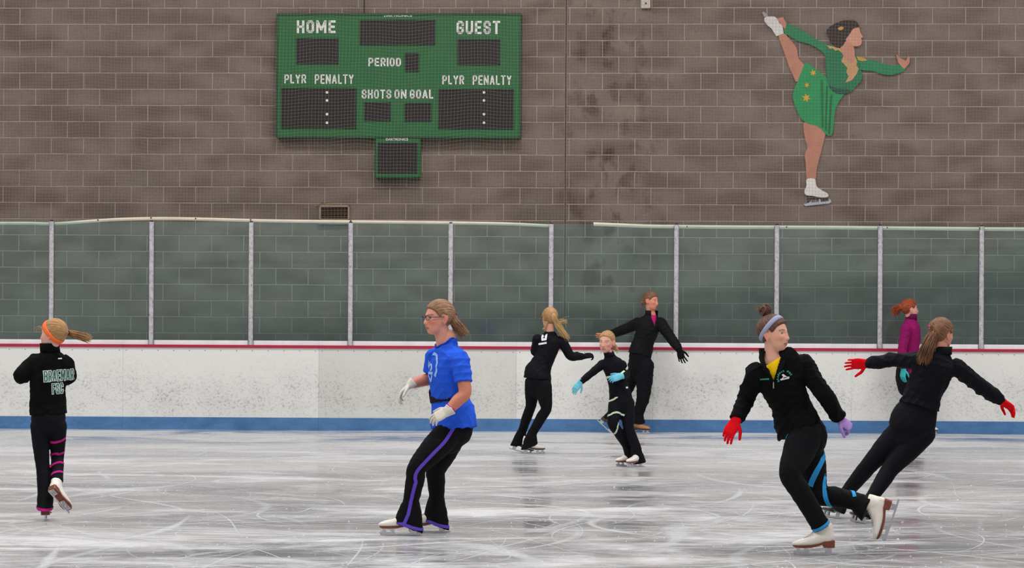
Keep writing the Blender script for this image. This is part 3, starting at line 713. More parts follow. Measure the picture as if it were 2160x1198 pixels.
# ---- head shape (local: x left, y forward, z up, metres for a 0.22 m head)
ELL = [((0, -.014, .026), (.0735, .091, .082)), ((0, .024, -.018), (.0625, .067, .076)), ((0, .034, -.062), (.047, .049, .046))]
def head_radius(D):
    out = []
    for c, s in ELL:
        c = np.array(c); s = np.array(s); d = D / s; q = c / s
        A = (d * d).sum(1); B = (d * q).sum(1); Cc = (q * q).sum() - 1; disc = np.maximum(B * B - A * Cc, 0)
        out.append(np.where(B * B - A * Cc > 0, (B + np.sqrt(disc)) / A, 0.01))
    out = np.array(out); k = 90.0
    return np.log(np.exp(k * out).sum(0)) / k - .004
BUMPS = [((0, .094, -.006), (.0085, .03, .020), (0, .009, 0)), ((0, .098, -.030), (.0105, .03, .0125), (0, .020, -.003)), ((.012, .092, -.035), (.007, .02, .008), (.003, .006, 0)), ((-.012, .092, -.035), (.007, .02, .008), (-.003, .006, 0)),
         ((.031, .085, .002), (.016, .03, .0115), (0, -.011, 0)), ((-.031, .085, .002), (.016, .03, .0115), (0, -.011, 0)),
         ((.027, .09, .020), (.020, .03, .008), (0, .004, 0)), ((-.027, .09, .020), (.020, .03, .008), (0, .004, 0)),
         ((.044, .066, -.024), (.018, .02, .018), (.003, .006, 0)), ((-.044, .066, -.024), (.018, .02, .018), (-.003, .006, 0)),
         ((0, .09, -.057), (.020, .03, .0058), (0, .0065, 0)), ((0, .088, -.0685), (.016, .03, .0058), (0, .0065, 0)), ((0, .09, -.0628), (.022, .03, .0028), (0, -.004, 0)),
         ((0, .075, -.079), (.02, .03, .006), (0, -.004, 0)), ((0, .072, -.097), (.017, .03, .013), (0, .008, -.001))]
def head_points(D):
    V = D * head_radius(D)[:, None]
    for c, s, d in BUMPS:
        e = ((V - np.array(c)) / np.array(s)) ** 2; V = V + np.exp(-e.sum(1))[:, None] * np.array(d)
    return V
def sphere_dirs(n, m):
    th = np.linspace(0, 2 * math.pi, n, endpoint=False); ph = np.linspace(-math.pi / 2 + .02, math.pi / 2 - .02, m)
    T, Pp = np.meshgrid(th, ph); D = np.stack([np.cos(Pp) * np.cos(T), np.cos(Pp) * np.sin(T), np.sin(Pp)], -1).reshape(-1, 3)
    F = [(j * n + i, j * n + (i + 1) % n, (j + 1) * n + (i + 1) % n, (j + 1) * n + i) for j in range(m - 1) for i in range(n)]
    F += [tuple(range(n - 1, -1, -1)), tuple((m - 1) * n + i for i in range(n))]
    return D, F
def hairline(y):
    return np.interp(y, [-.085, -.055, -.028, -.012, .004, .018, .030, .048, .066, .085], [-.072, -.064, -.045, .018, .026, .006, .012, .040, .056, .060])

class Skater:
    def __init__(s, label, Y0, foot, k=1.0, vox=.006):
        s.Y0 = Y0; s.k = k; s.vox = vox; s.body = MB(); s.label = label
        g = P(foot[0], foot[1], Y0); s.root = Vector((g.x, g.y, 0)); s.kids = []
    def p(s, px, py, dy=0.0): return P(px, py, s.Y0 + dy) - s.root
    def q(s, t): return s.p(*t)
    def head(s, c, yaw, pitch=0, tilt=0, h=1.0, tone=sr(226, 168, 144), flush=.5, lip=sr(176, 82, 84), brow=(.10, .055, .035), ears=True):
        s.hc = s.q(c); s.hx, s.hf, s.hu = head_frame(yaw, pitch, tilt); s.hs = h; s.tone = tone; s.flush = flush; s.lip = lip; s.brow = brow
        D, F = sphere_dirs(96, 72); V = head_points(D) * h
        s.body.add([s.hw(v / h) for v in V], F)
        if ears:
            for sg in (-1, 1):
                c0 = s.hw((sg * .0735, -.012, -.010)); ax = (s.hx * sg * .35 + s.hf * -.94).normalized(); out = (s.hx * sg * .94 + s.hf * .35).normalized()
                s.body.add(*ellipsoid(c0, (ax * .017 * h, out * .008 * h, (s.hu * .97 - s.hf * .25) * .031 * h)))
                s.body.add(*ellipsoid(s.hw((sg * .0745, -.008, -.030)), (ax * .009 * h, out * .007 * h, s.hu * .011 * h)))
    def hw(s, v): return s.hc + (s.hx * float(v[0]) + s.hf * float(v[1]) + s.hu * float(v[2])) * s.hs
    def hl(s, V):
        R = np.array([s.hx, s.hf, s.hu]); return (V - np.array(s.hc)) @ R.T / s.hs
    def rings(s, spec, y0, y1, grow=0.0, scale=1.0):
        """torso rings (px, py, dy, a, b[, image-plane tilt in degrees]) from bottom to top; yaw turns y0 -> y1"""
        C = [s.p(r[0], r[1], r[2]) for r in spec]; A = catmull([[*c, r[3] * scale + grow, r[4] * scale + grow, r[5] if len(r) > 5 else 0] for c, r in zip(C, spec)], 4)
        pos = [Vector(a[:3]) for a in A]; out = []
        for i, c in enumerate(pos):
            t = (pos[min(i + 1, len(pos) - 1)] - pos[max(i - 1, 0)]).normalized(); f = i / (len(pos) - 1)
            fw = yaw_fwd(y0 + (y1 - y0) * f); side = Z.cross(fw); sd, ot = frame_of(t, side)
            if abs(A[i][5]) > .01:
                M = Matrix.Rotation(math.radians(-A[i][5]), 3, Vector((0, 1, 0))); sd = M @ sd; ot = M @ ot
            out.append((c, sd, ot, max(A[i][3], .004), max(A[i][4], .004)))
        return out
    def finish_body(s, armtone=None, bvox=None):
        me = remeshed('person', s.body, bvox or s.vox * .8, 2); V = verts_of(me); L = s.hl(V)
        C = np.tile(np.array(armtone or s.tone, np.float32), (len(V), 1)); hd = (np.clip((L[:, 2] + .30) / .16, 0, 1) * (np.linalg.norm(L, axis=1) < .36))[:, None]; C = C * (1 - hd) + np.array(s.tone) * hd
        
        near = np.exp(-((L[:, 2] + .16) / .05) ** 2)[:, None] * .0
        def blend(mask, col):
            nonlocal C; C = C * (1 - mask[:, None]) + np.array(col) * mask[:, None]
        g = lambda c, r: np.exp(-(((L - np.array(c)) / np.array(r)) ** 2).sum(1))
        red = np.array(s.tone) * np.array([.92, .58, .58])
        for sg in (-1, 1):
            blend(s.flush * g((sg * .043, .07, -.03), (.022, .04, .022)), red); blend(.75 * g((sg * .080, -.012, -.012), (.012, .02, .034)), red)
            xb = L[:, 0] * sg; zb = .0235 + .10 * (xb - .03) * (xb < .034) - .35 * np.maximum(xb - .034, 0)
            mk = ((xb > .014) & (xb < .050) & (np.abs(L[:, 2] - zb) < .0034) & (L[:, 1] > .04)).astype(float); blend(.7 * mk, s.brow)
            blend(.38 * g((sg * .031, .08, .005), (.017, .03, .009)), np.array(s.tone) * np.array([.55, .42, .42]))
        blend(.3 * g((0, .115, -.034), (.014, .03, .010)), red)
        blend(.45 * ((np.abs(L[:, 0]) < .007) | True) * (g((.0065, .105, -.043), (.004, .03, .0032)) + g((-.0065, .105, -.043), (.004, .03, .0032))), (.16, .05, .04))
        w_ = np.clip(1 - (L[:, 0] / .0245) ** 2, 0, 1); lipm = ((L[:, 1] > .07) & (np.abs(L[:, 2] + .0628) < .0108 * w_ ** .7)).astype(float); blend(.62 * lipm, s.lip)
        blend(.85 * ((L[:, 1] > .07) & (np.abs(L[:, 2] + .0628) < .0022 * w_) & (np.abs(L[:, 0]) < .022)).astype(float), np.array(s.lip) * .28)
        set_col(me, np.clip(C, 0, 1)); s.obj = link('person', me, None, SKIN, s.root); tag(s.obj, s.label, 'person', 'skaters on the ice')
        return s.obj
    def eyes(s, iris=(.10, .16, .20)):
        for sg in (-1, 1):
            c = s.hw((sg * .031, .0622, .002)); h = s.hs; a = (s.hx * .97 + s.hf * sg * -.22).normalized(); f = (s.hf * .97 + s.hx * sg * .22).normalized()
            V, F = ellipsoid(c, (a * .0150 * h, s.hu * .0074 * h, f * .0118 * h), 24, 20); col = []
            for v in V:
                d = v - c; x, zz = d.dot(a) / h, d.dot(s.hu) / h; r = math.hypot(x - .001 * sg, zz)
                col.append((.012, .01, .01) if r < .0024 else iris if r < .0056 else (.05, .03, .03) if zz > .0048 else (.62, .56, .54))
            me = mesh('eye', V, F, True); set_col(me, col); link('eye', me, s.obj, EYEW)
    def hair(s, mat, tie, thick=.010, line=0.0, name='hair', ridge=.0012):
        D, F = sphere_dirs(128, 84); R = head_radius(D); V = D * R[:, None]
        g = V[:, 2] - (hairline(V[:, 1]) + line); t = np.clip((g + .006) / .014, 0, 1); t = t * t * (3 - 2 * t)
        T = np.array(tie, float); T /= np.linalg.norm(T); e1 = np.cross(T, [0, 0, 1.0]); e1 /= np.linalg.norm(e1); e2 = np.cross(e1, T)
        phi = np.arctan2(D @ e2, D @ e1); pol = np.arccos(np.clip(D @ T, -1, 1))
        rg = ridge * (np.sin(phi * 31 + 1.5 * np.sin(phi * 7)) + .6 * np.sin(phi * 67 + 2)) * np.clip(pol * 2, 0, 1)
        vol = thick * (1 + .25 * np.clip(D[:, 2], 0, 1))
        V2 = D * (R + (vol + rg) * t - .012 * (1 - t))[:, None]
        me = mesh(name, [s.hw(v) for v in V2], F, True); set_float(me, 'hu', np.abs(phi) / 1.0); set_float(me, 'hv', pol)
        s.hairobj = link(name, me, s.obj, mat); return s.hairobj
    def strands(s, name, mat, base, n, w0, w1, sr_=.004, parent=None, jitter=.012, droop=0.0, seed=1, lens=(.75, 1.08), core=0.0):
        """tail of many tapered locks following a base curve (list of local points)"""
        rnd = random.Random(seed); A = catmull([list(b) for b in base], 4); m = MB(); hu = []; hv = []
        if core:
            k0 = len(A); V, F = limb([Vector(a) for a in A], [core * (w0 + (w1 - w0) * (j / (k0 - 1))) * (1 - .75 * (j / (k0 - 1)) ** 2.5) for j in range(k0)], 16, 1); m.add(V, F); hu += [.35 * (j % 16) for j in range(len(V))]; hv += list(np.linspace(0, 2, len(V)))
        for i in range(n):
            a = rnd.uniform(0, 6.28); rr = math.sqrt(rnd.random()); ln = rnd.uniform(*lens); pts = []; rad = []; k = len(A)
            ph = rnd.uniform(0, 6.28); amp = jitter * rnd.uniform(.3, 1)
            for j in range(k):
                f = j / (k - 1); q = f * ln * (k - 1); i0 = min(int(q), k - 2); c = A[i0] * (1 - (q - i0)) + A[i0 + 1] * (q - i0)
                t = Vector(A[min(i0 + 1, k - 1)] - A[max(i0 - 1, 0)]); sd, ot = frame_of(t, Vector((.2, 1, .1)))
                wdt = w0 + (w1 - w0) * f; cc = Vector(c) + (sd * math.cos(a) + ot * math.sin(a)) * wdt * rr + sd * amp * f * math.sin(ph + 4 * f) + ot * amp * f * math.cos(ph + 3.2 * f) - Z * droop * f * f
                pts.append(cc); rad.append(sr_ * (1 - .75 * f ** 1.5) * rnd.uniform(.8, 1.2))
            V, F = limb(pts, rad, 6, 1); m.add(V, F); hu += [i * .37] * len(V); hv += list(np.linspace(0, 2, len(V)))
        me = mesh(name, m.V, m.F, True); set_float(me, 'hu', hu); set_float(me, 'hv', hv); return link(name, me, parent or s.hairobj, mat)
    def band(s, name, mat, normal, off, width, lift=.012, parent=None, flare=.0):
        """fabric headband: ring around the head in the plane with this normal"""
        nrm = np.array(normal, float); nrm /= np.linalg.norm(nrm); e1 = np.cross(nrm, [1, 0, 0]); e1 /= np.linalg.norm(e1); e2 = np.cross(nrm, e1); n = 64; rows = []
        for q, l in ((-.5, lift - .004), (-.5, lift), (-.25, lift + .003), (.25, lift + .003), (.5, lift), (.5, lift - .004)):
            th = np.linspace(0, 2 * math.pi, n, endpoint=False); pp = (np.cos(th)[:, None] * e1 + np.sin(th)[:, None] * e2) * .09 + nrm * (off + q * width)
            d = pp / np.linalg.norm(pp, axis=1)[:, None]; rows.append(d * (head_radius(d) + l)[:, None])
        V = np.concatenate(rows); k = len(rows); F = [(a * n + i, a * n + (i + 1) % n, ((a + 1) % k) * n + (i + 1) % n, ((a + 1) % k) * n + i) for a in range(k) for i in range(n)]
        return link(name, mesh(name, [s.hw(v) for v in V], F, True), parent or s.obj, mat)
    def neck(s, base, r=.05):
        s.body.add(*limb([s.q(base), (s.q(base) + s.hw((0, -.012, -.06))) * .5, s.hw((0, -.008, -.05))], [r * s.k * 1.08, r * s.k * .96, r * s.k], 18, 4))
    def cloth_piece(s, name, mat, mb, vox=None, smooth=5, wrinkle=.006, ws=.06, parent=None, folds=None):
        me = remeshed(name, mb, vox or s.vox, smooth, wrinkle * .5, ws, wrinkle * 1.0 if folds is None else folds, len(name) + int(s.Y0)); o = link(name, me, parent or s.obj, mat); return o
    def hand(s, name, mat, wr, tip_dir, palm, left, size=1.0, curl=.5, spread=.25, parent=None, addto=None, thumb=.6, cuff=.03, curls=None, cr=.034):
        d = tip_dir.normalized(); pn = (palm - d * palm.dot(d)).normalized(); lat = pn.cross(d) * (1 if left else -1); k = size; mb = addto or MB()
        sc = lambda v: v * k
        c0_, c1_ = (.030, .0275) if addto else (cr, cr * .93)
        K = [(wr - d * cuff * k, lat, pn, c0_ * k, c0_ * .9 * k), (wr, lat, pn, c1_ * k, c1_ * .85 * k), (wr + d * .03 * k, lat, pn, .037 * k, .0165 * k), (wr + d * .062 * k, lat, pn, .042 * k, .0155 * k), (wr + d * .088 * k, lat, pn, .040 * k, .0125 * k)]
        mb.add(*loft(K, 18, False, True, 2.4))
        for i, (off, L, r) in enumerate(((.030, .066, .0088), (.0105, .074, .0092), (-.0095, .069, .0088), (-.028, .052, .0078))):
            base = wr + d * (.080 - abs(off) * .12) * k + lat * off * k; sp = (off / .03) * spread * .5; dd = (d + lat * sp).normalized(); pts = [base - d * .02 * k]; ang = 0; pos = base; pts.append(pos)
            cv = (curls[i] if curls else curl * (1 + .18 * i))
            for j, fr in enumerate((.45, .32, .23)):
                ang += cv * (.55, .75, .55)[j]; dirv = dd * math.cos(ang) + pn * math.sin(ang); pos = pos + dirv * L * fr * 1.08 * k; pts.append(pos)
            mb.add(*limb(pts, [r * k * 1.05, r * k, r * k * .97, r * k * .9, r * k * .78], 12, 3, pn))
        tb = wr + d * .022 * k + lat * .027 * k; t1 = (d * .55 + lat * thumb + pn * .30).normalized(); t2 = (d * .85 + lat * thumb * .55 + pn * .35).normalized()
        mb.add(*limb([tb - t1 * .012 * k, tb + t1 * .036 * k, tb + t1 * .036 * k + t2 * .030 * k, tb + t1 * .036 * k + t2 * .054 * k], [.0135 * k, .0115 * k, .0102 * k, .0082 * k], 12, 3, pn))
        if addto is None:
            me = remeshed(name, mb, .0031 * k, 2, .0012, .02); return link(name, me, parent or s.obj, mat)
    def skate(s, origin, toe, up=Z, size=1.0, leather=None, sole=None, shaft=.185, lean=None, laces=True, label=None):
        """figure skate: boot with children sole, blade, laces; origin = blade under the ankle"""
        x = toe.normalized(); z = (up - x * up.dot(x)).normalized(); y = z.cross(x); k = size
        W = lambda v: origin + (x * v[0] + y * v[1] + z * v[2]) * k
        up_s = lean if lean is not None else z
        mb = MB(); R_ = [(-.0645, .108, .010, .014), (-.061, .110, .022, .027), (-.050, .112, .030, .034), (-.025, .112, .034, .038), (.02, .108, .0355, .043), (.055, .096, .037, .038), (.09, .085, .039, .031), (.125, .0785, .0395, .0255), (.158, .0745, .034, .0205), (.178, .072, .022, .0155), (.186, .071, .012, .010)]
        mb.add(*loft([(W((a, 0, b)), y, z, c * k, d * k) for a, b, c, d in R_], 22, False, True, 2.25))
        up_s = (up_s.normalized() * .7 + z * .3).normalized(); sh0 = W((-.016, 0, .10)); sh1 = W((-.012, 0, .155)); sh2 = sh1 + up_s * (shaft - .155) * k
        sx, sy = frame_of(up_s, x)
        mb.add(*loft([(sh0, x, y, .046 * k, .034 * k), (sh1, x, y, .050 * k, .037 * k), ((sh1 + sh2) * .5, sx, sy, .050 * k, .039 * k), (sh2, sx, sy, .049 * k, .040 * k)], 20, True, False))
        mb.add(*limb([W((.012, 0, .155)), W((.05, 0, .118)), W((.088, 0, .099))], [.030 * k, .027 * k, .02 * k], 14, 4))
        me = remeshed('skate', mb, .0048 * k, 4); sk = link('skate', me, s.obj, leather or LEATHER)
        so = MB(); prof = [(-.064, .047, .090, .026), (-.055, .046, .090, .033), (-.012, .046, .086, .034), (-.003, .050, .085, .032), (.004, .066, .083, .029), (.04, .056, .068, .029), (.075, .049, .060, .034), (.12, .047, .0575, .041), (.158, .0475, .058, .036), (.178, .050, .060, .024), (.187, .054, .061, .012)]
        V = []; F = []
        for a, z0, z1, hw_ in prof: V += [W((a, -hw_, z0)), W((a, hw_, z0)), W((a, hw_ * 1.03, z1)), W((a, -hw_ * 1.03, z1))]
        for i in range(len(prof) - 1):
            for j in range(4): j2 = (j + 1) % 4; F.append((4 * i + j, 4 * i + 4 + j, 4 * i + 4 + j2, 4 * i + j2))
        F.append((0, 1, 2, 3)); n = 4 * (len(prof) - 1); F.append((n + 3, n + 2, n + 1, n)); so.add(V, F); link('sole', mesh('sole', so.V, so.F), sk, sole or SOLEM)
        bl = MB()
        def plate(poly, t=.0035):
            n = len(poly); V = [W((a, -t, b)) for a, b in poly] + [W((a, t, b)) for a, b in poly]
            bl.add(V, [tuple(range(n)), tuple(range(2 * n - 1, n - 1, -1))] + [((i + 1) % n, i, i + n, (i + 1) % n + n) for i in range(n)])
        bot = [(-.085 + .262 * i / 16, .0016 + .3 * max(0, abs(-.085 + .262 * i / 16 - .035) - .05) ** 2) for i in range(17)]
        top = [(.150 - .225 * i / 8, .0125) for i in range(9)]
        plate(bot + [(.182, .013), (.184, .021), (.180, .026), (.172, .03), (.160, .024)] + top + [(-.088, .012)])
        for t_ in range(4): plate([(.170 + t_ * .0035, .004 + t_ * .0035), (.176 + t_ * .0035, .003 + t_ * .004), (.176 + t_ * .0025, .012 + t_ * .003)])
        plate([(-.05, .011), (-.036, .011), (-.024, .046), (-.050, .046)], .006); plate([(-.038, .011), (-.014, .011), (-.006, .046), (-.02, .046)], .005)
        plate([(.085, .011), (.102, .011), (.125, .047), (.098, .048)], .006); plate([(.140, .011), (.168, .024), (.166, .048), (.150, .048)], .0055); plate([(.102, .011), (.150, .011), (.150, .022), (.112, .024)], .004)
        for a, b in ((-.06, .0), (.075, .172)):
            V = [W((q, r, zz)) for q in (a, b) for r in (-.021, .021) for zz in (.0435, .047)]
            bl.add(V, [(0, 1, 3, 2), (4, 6, 7, 5), (0, 4, 5, 1), (2, 3, 7, 6), (0, 2, 6, 4), (1, 5, 7, 3)])
        link('blade', mesh('blade', bl.V, bl.F), sk, STEEL)
        if laces:
            lm = MB(); bv = bvh_of(me)
            def on(v, off=.003):
                hit = bv.ray_cast(W((v[0] + .10 * .6, v[1], v[2] + .13)), (W((v[0], v[1], v[2])) - W((v[0] + .10 * .6, v[1], v[2] + .13))).normalized())
                return (hit[0] + hit[1] * off * k) if hit[0] is not None else None
            st = [(.115 - .078 * i / 7, .088 + .064 * i / 7) for i in range(8)]
            for i in range(7):
                for sg in (-1, 1):
                    pts = [on((st[i][0] * (1 - f) + st[i + 1][0] * f, sg * .016 * (1 - 2 * f), st[i][1] * (1 - f) + st[i + 1][1] * f)) for f in (0, .25, .5, .75, 1)]
                    if all(q is not None for q in pts): lm.add(*limb(pts, [.0022 * k] * 5, 5, 1))
            if lm.V: link('laces', mesh('laces', lm.V, lm.F, True), sk, LACE)
        s.last = sk; return sk
    def leg(s, mb, hip, knee, ank, r=(.088, .078, .056, .059, .043), k=None, calf_back=None):
        k = k or s.k; h, n, a = hip, knee, ank; cb = calf_back if calf_back is not None else Vector((0, 0, 0))
        mb.add(*limb([h, h.lerp(n, .5), n, n.lerp(a, .32) + cb, n.lerp(a, .7) + cb * .5, a], [r[0] * k, r[1] * k, r[2] * k, r[3] * k, (r[3] * .45 + r[4] * .55) * k, r[4] * k], 18, 6, dome1=False))
    def arm(s, mb, sh, el, wr, r=(.055, .047, .040, .030), k=None, dome=False):
        k = k or s.k; mb.add(*limb([sh, sh.lerp(el, .5), el, el.lerp(wr, .45), wr], [r[0] * k, r[1] * k, (r[1] * .3 + r[2] * .7) * k, r[2] * k, r[3] * k], 16, 5, dome1=dome))
    def flare(s, mb, a, b, toe, r0, ra, rb, shift=.03, hem=None):
        """bell bottom over the boot from ankle a to hem b"""
        t = toe.normalized(); ax = (b - a).normalized(); x, y = frame_of(ax, t)
        A = [(a, x, y, r0, r0), (a.lerp(b, .45) + t * shift * .25, x, y, r0 * .5 + ra * .5, r0 * .6 + rb * .4), (b + t * shift, x, y, ra, rb)]
        if hem is not None:
            hx = hem.normalized(); hy = (y - hx * y.dot(hx)).normalized(); A[2] = (A[2][0], hx, hy, ra, rb)
        mb.add(*loft(A, 20, True, False))
    def ribbon(s, name, mat, target, axis, path, width, parent, off=.0035, n=40, ref=None, reach=.13):
        """stripe laid on a garment: axis = list of local points, path = [(t, angle deg)] (0 = towards the viewer's side, 90 = right)"""
        bv = bvh_of(target.data); A = catmull([list(a) for a in axis], 8); m = len(A) - 1; T = np.interp(np.linspace(0, 1, n), np.linspace(0, 1, len(path)), [q[0] for q in path]); G = np.interp(np.linspace(0, 1, n), np.linspace(0, 1, len(path)), [q[1] for q in path])
        pos = []
        for t, g in zip(T, G):
            q = min(max(t, 0), .9999) * m; i = int(q); c = Vector(A[i] * (1 - q + i) + A[i + 1] * (q - i)); ax = Vector(A[i + 1] - A[i]).normalized()
            e = (ref or Vector((0, -1, 0))); e = (e - ax * e.dot(ax)).normalized(); r = ax.cross(e); r = r if r.x > 0 or abs(ax.z) < .2 else -r
            d = e * math.cos(math.radians(g)) + r * math.sin(math.radians(g)); h = bv.ray_cast(c + d * reach, -d); pos.append((h[0], h[1], d, ax) if h[0] is not None else None)
        V = []; F = []; prev = False
        good = [q for q in pos if q is not None]
        for i in range(len(good)):
            p0, nn, d, ax = good[i]; tg = (good[min(i + 1, len(good) - 1)][0] - good[max(i - 1, 0)][0]).normalized(); w_ = nn.cross(tg).normalized() * width * .5
            for sg in (-1, 1):
                e = p0 + w_ * sg; h = bv.find_nearest(e); V.append((h[0] + h[1] * off) if h[0] is not None else e + nn * off)
            V.append(p0 + nn * off * 1.15)
        for i in range(len(good) - 1):
            a = 3 * i; F += [(a, a + 2, a + 5, a + 3), (a + 2, a + 1, a + 4, a + 5)]
        if F: return link(name, mesh(name, V, F, True), parent, mat)
    def decal(s, name, mat, target, parent, pts, faces, o, ex, ez, off=.003, fine=True):
        """flat print (u,v in metres) wrapped on a garment by casting along ex x ez"""
        bv = bvh_of(target.data); d = ez.cross(ex).normalized(); bm = bmesh.new(); vs = [bm.verts.new((p_[0], p_[1], 0)) for p_ in pts]
        for f in faces:
            try: bm.faces.new([vs[i] for i in f])
            except ValueError: pass
        if fine:
            bmesh.ops.subdivide_edges(bm, edges=[e for e in bm.edges if e.calc_length() > .014], cuts=3, use_grid_fill=False); bmesh.ops.triangulate(bm, faces=bm.faces[:])
        bad = []
        for v in bm.verts:
            c = o + ex * v.co.x + ez * v.co.y; h = bv.ray_cast(c - d * .5, d)
            if h[0] is None: bad.append(v)
            else: v.co = h[0] - d * off
        bmesh.ops.delete(bm, geom=bad, context='VERTS'); me = bpy.data.meshes.new(name); bm.to_mesh(me); bm.free()
        return link(name, me, parent, mat)
    def decal_text(s, txt, mat, target, parent, o, ex, ez, w_, h_, off=.003, bold=.03, name='lettering'):
        V, F = block_text(txt, -w_ / 2, w_ / 2, -h_ / 2, h_ / 2, .20, .26, bold); return s.decal(name, mat, target, parent, V, F, o, ex, ez, off)
    def collar(s, name, mat, c0, c1, side, fwd, r0, r1, gap=0.0, parent=None, th=.006, n=36, front_drop=0.0, b0=None, b1=None, lift=0.0):
        """stand-up collar ring from c0 to c1 with optional opening (degrees) at the front"""
        rows = []; g = math.radians(gap) / 2; closed = gap == 0; b0 = b0 or r0; b1 = b1 or r1
        for c, ra, rb, fd in ((c0, r0, b0, front_drop), (c0.lerp(c1, .5), (r0 + r1) / 2, (b0 + b1) / 2, front_drop * .5), (c1, r1, b1, 0), (c1, r1 - th, b1 - th, 0), (c0.lerp(c1, .5), (r0 + r1) / 2 - th, (b0 + b1) / 2 - th, front_drop * .5), (c0, r0 - th, b0 - th, front_drop)):
            row = []
            for i in range(n if closed else n + 1):
                a = (2 * math.pi * i / n) if closed else g + (2 * math.pi - 2 * g) * i / n
                row.append(c + fwd * (rb * math.cos(a)) + side * (ra * math.sin(a)) - Z * fd * max(0, math.cos(a)) ** 2)
            rows.append(row)
        m = len(rows[0]); V = [v for r in rows for v in r]; k = len(rows); F = []
        for a in range(k):
            for i in range(m if closed else m - 1):
                i2 = (i + 1) % m; F.append((a * m + i, a * m + i2, ((a + 1) % k) * m + i2, ((a + 1) % k) * m + i))
        if not closed: F.append(tuple(a * m for a in range(k))); F.append(tuple(a * m + m - 1 for a in range(k - 1, -1, -1)))
        return link(name, mesh(name, V, F, True), parent or s.obj, mat)
def V3(x, y, z): return Vector((x, y, z))
def foot(s, o, toe, up, knee, size=1.0, h=.19, **kw):
    """skate at o; returns ankle for the body and end point for the trouser leg"""
    x = toe.normalized(); z = (up - x * up.dot(x)).normalized(); a = o + z * .15 * size; lean = (knee - a).normalized()
    s.body_feet = getattr(s, 'body_feet', []) + [(o, toe, up, size, lean, kw)]
    return a, a + lean * (h - .15) * size
def put_skates(s):
    for o, toe, up, size, lean, kw in s.body_feet: s.skate(o, toe, up, size, lean=lean, **kw)
def ground(s, px, py, dy=0.0):
    q = s.p(px, py, dy); return Vector((q.x, q.y, 0))
def body_leg(s, hip, knee, ank, f=.86):
    k = s.k; s.body.add(*limb([hip, hip.lerp(knee, .5), knee, knee.lerp(ank, .35), ank], [.074 * k * f, .066 * k * f, .05 * k * f, .05 * k * f, .036 * k * f], 14, 4))
def torso_body(s, spec, y0, y1, sc=.74):
    s.body.add(*loft(s.rings(spec, y0, y1, 0, sc), 20, True, True))
def hair_tie(s, name, mat, c, axis, r, t, parent):
    x, y = frame_of(axis, V3(.2, 1, .1)); pts = [c + x * r * math.cos(a * .5236) + y * r * math.sin(a * .5236) for a in range(13)]
    m = MB(); m.add(*limb(pts, [t] * 13, 8, 2, dome0=False, dome1=False)); return m.build(name, mat, parent, True)
def shrink_cut(o, test):
    """remove faces of a garment where test(centre, normal) is true (neck openings)"""
    bm = bmesh.new(); bm.from_mesh(o.data); dead = [f for f in bm.faces if test(f.calc_center_median(), f.normal)]
    bmesh.ops.delete(bm, geom=dead, context='FACES'); bm.to_mesh(o.data); bm.free(); o.data.shade_smooth()
def px_of(s, v):
    w_ = v + s.root; d = w_ - CAMP; c, sn = math.cos(ROLL), math.sin(ROLL)
    return 1080 + FPX * (d.x * c + d.z * sn) / d.y, HOR - FPX * (-d.x * sn + d.z * c) / d.y

# ------------------------------------------------------------------ the girl in the orange headband
s = Skater('girl from behind in orange headband, black jacket lettered BRAEMAR FSC, one skate lifted', 19.67, (96, 1098), .86)
TS = [(102, 874, .05, .132, .105), (101, 850, .05, .127, .10), (101, 825, .04, .125, .10), (103, 795, .03, .128, .10), (105, 770, .03, .135, .098), (106, 755, .03, .118, .085), (106, 744, .03, .075, .065), (106, 732, .03, .056, .056)]
PY, CY = -166, -160
torso_body(s, TS, PY, CY)
s.head((112, 706, .0), -112, 2, 0, .97, sr(238, 186, 166), .5); s.neck((106, 738, .03), .048)
hl, hr = s.p(83, 898, .05), s.p(122, 898, .05); kl, kr = s.p(90, 985, .02), s.p(121, 964, .10)
ol = ground(s, 96, 1098); al, el_ = foot(s, ol, V3(-.12, 1, 0), Z, kl, .9, .15); el_ = el_ + V3(0, -.014, .02)
orr = s.p(116, 1052, -.16); upr = V3(0, .8, .6); tr = V3(.50, .54, -.68); ar, er_ = foot(s, orr, tr, upr, kr, .9, .185)
body_leg(s, hl, kl, al); body_leg(s, hr, kr, ar)
shl, ell, wrl = s.p(76, 764, .03), s.p(43, 793, -.02), s.p(70, 786, .2); shr, elr, wrr = s.p(138, 768, .03), s.p(146, 794, .07), s.p(126, 800, .24)
s.arm(s.body, shl, ell, wrl, (.042, .038, .034, .026)); s.arm(s.body, shr, elr, wrr, (.042, .038, .034, .026))
s.hand('', None, wrl, V3(.9, .4, .1), V3(0, .3, -1), True, .85, .7, addto=s.body); s.hand('', None, wrr, V3(-.9, .3, .1), V3(0, .3, -1), False, .85, .7, addto=s.body)
s.finish_body(None, .0060); s.eyes()
m = MB(); m.add(*loft(s.rings(TS, PY, CY), 24, False, False)); s.arm(m, shl, ell, wrl, (.074, .070, .060, .046), None, False); s.arm(m, shr, elr, wrr, (.074, .068, .060, .046), None, False)
jk = s.cloth_piece('jacket', FLEECE, m, None, 4, .016, .06)
m = MB(); PS = [(102, 862, .05, .112, .09), (102, 882, .05, .120, .10), (102, 895, .05, .112, .095)]
m.add(*loft(s.rings(PS, PY, PY), 22)); s.leg(m, hl, kl, el_, (.074, .068, .055, .056, .060)); s.leg(m, hr, kr, er_, (.074, .066, .054, .052, .048)); lb_ = ol + V3(-.004, -.004, .082); s.flare(m, el_, lb_, V3(-.1, 1, 0), .058, .090, .054, -.020)
lg = s.cloth_piece('leggings', NAVYK, m, None, 4, .004, .04)
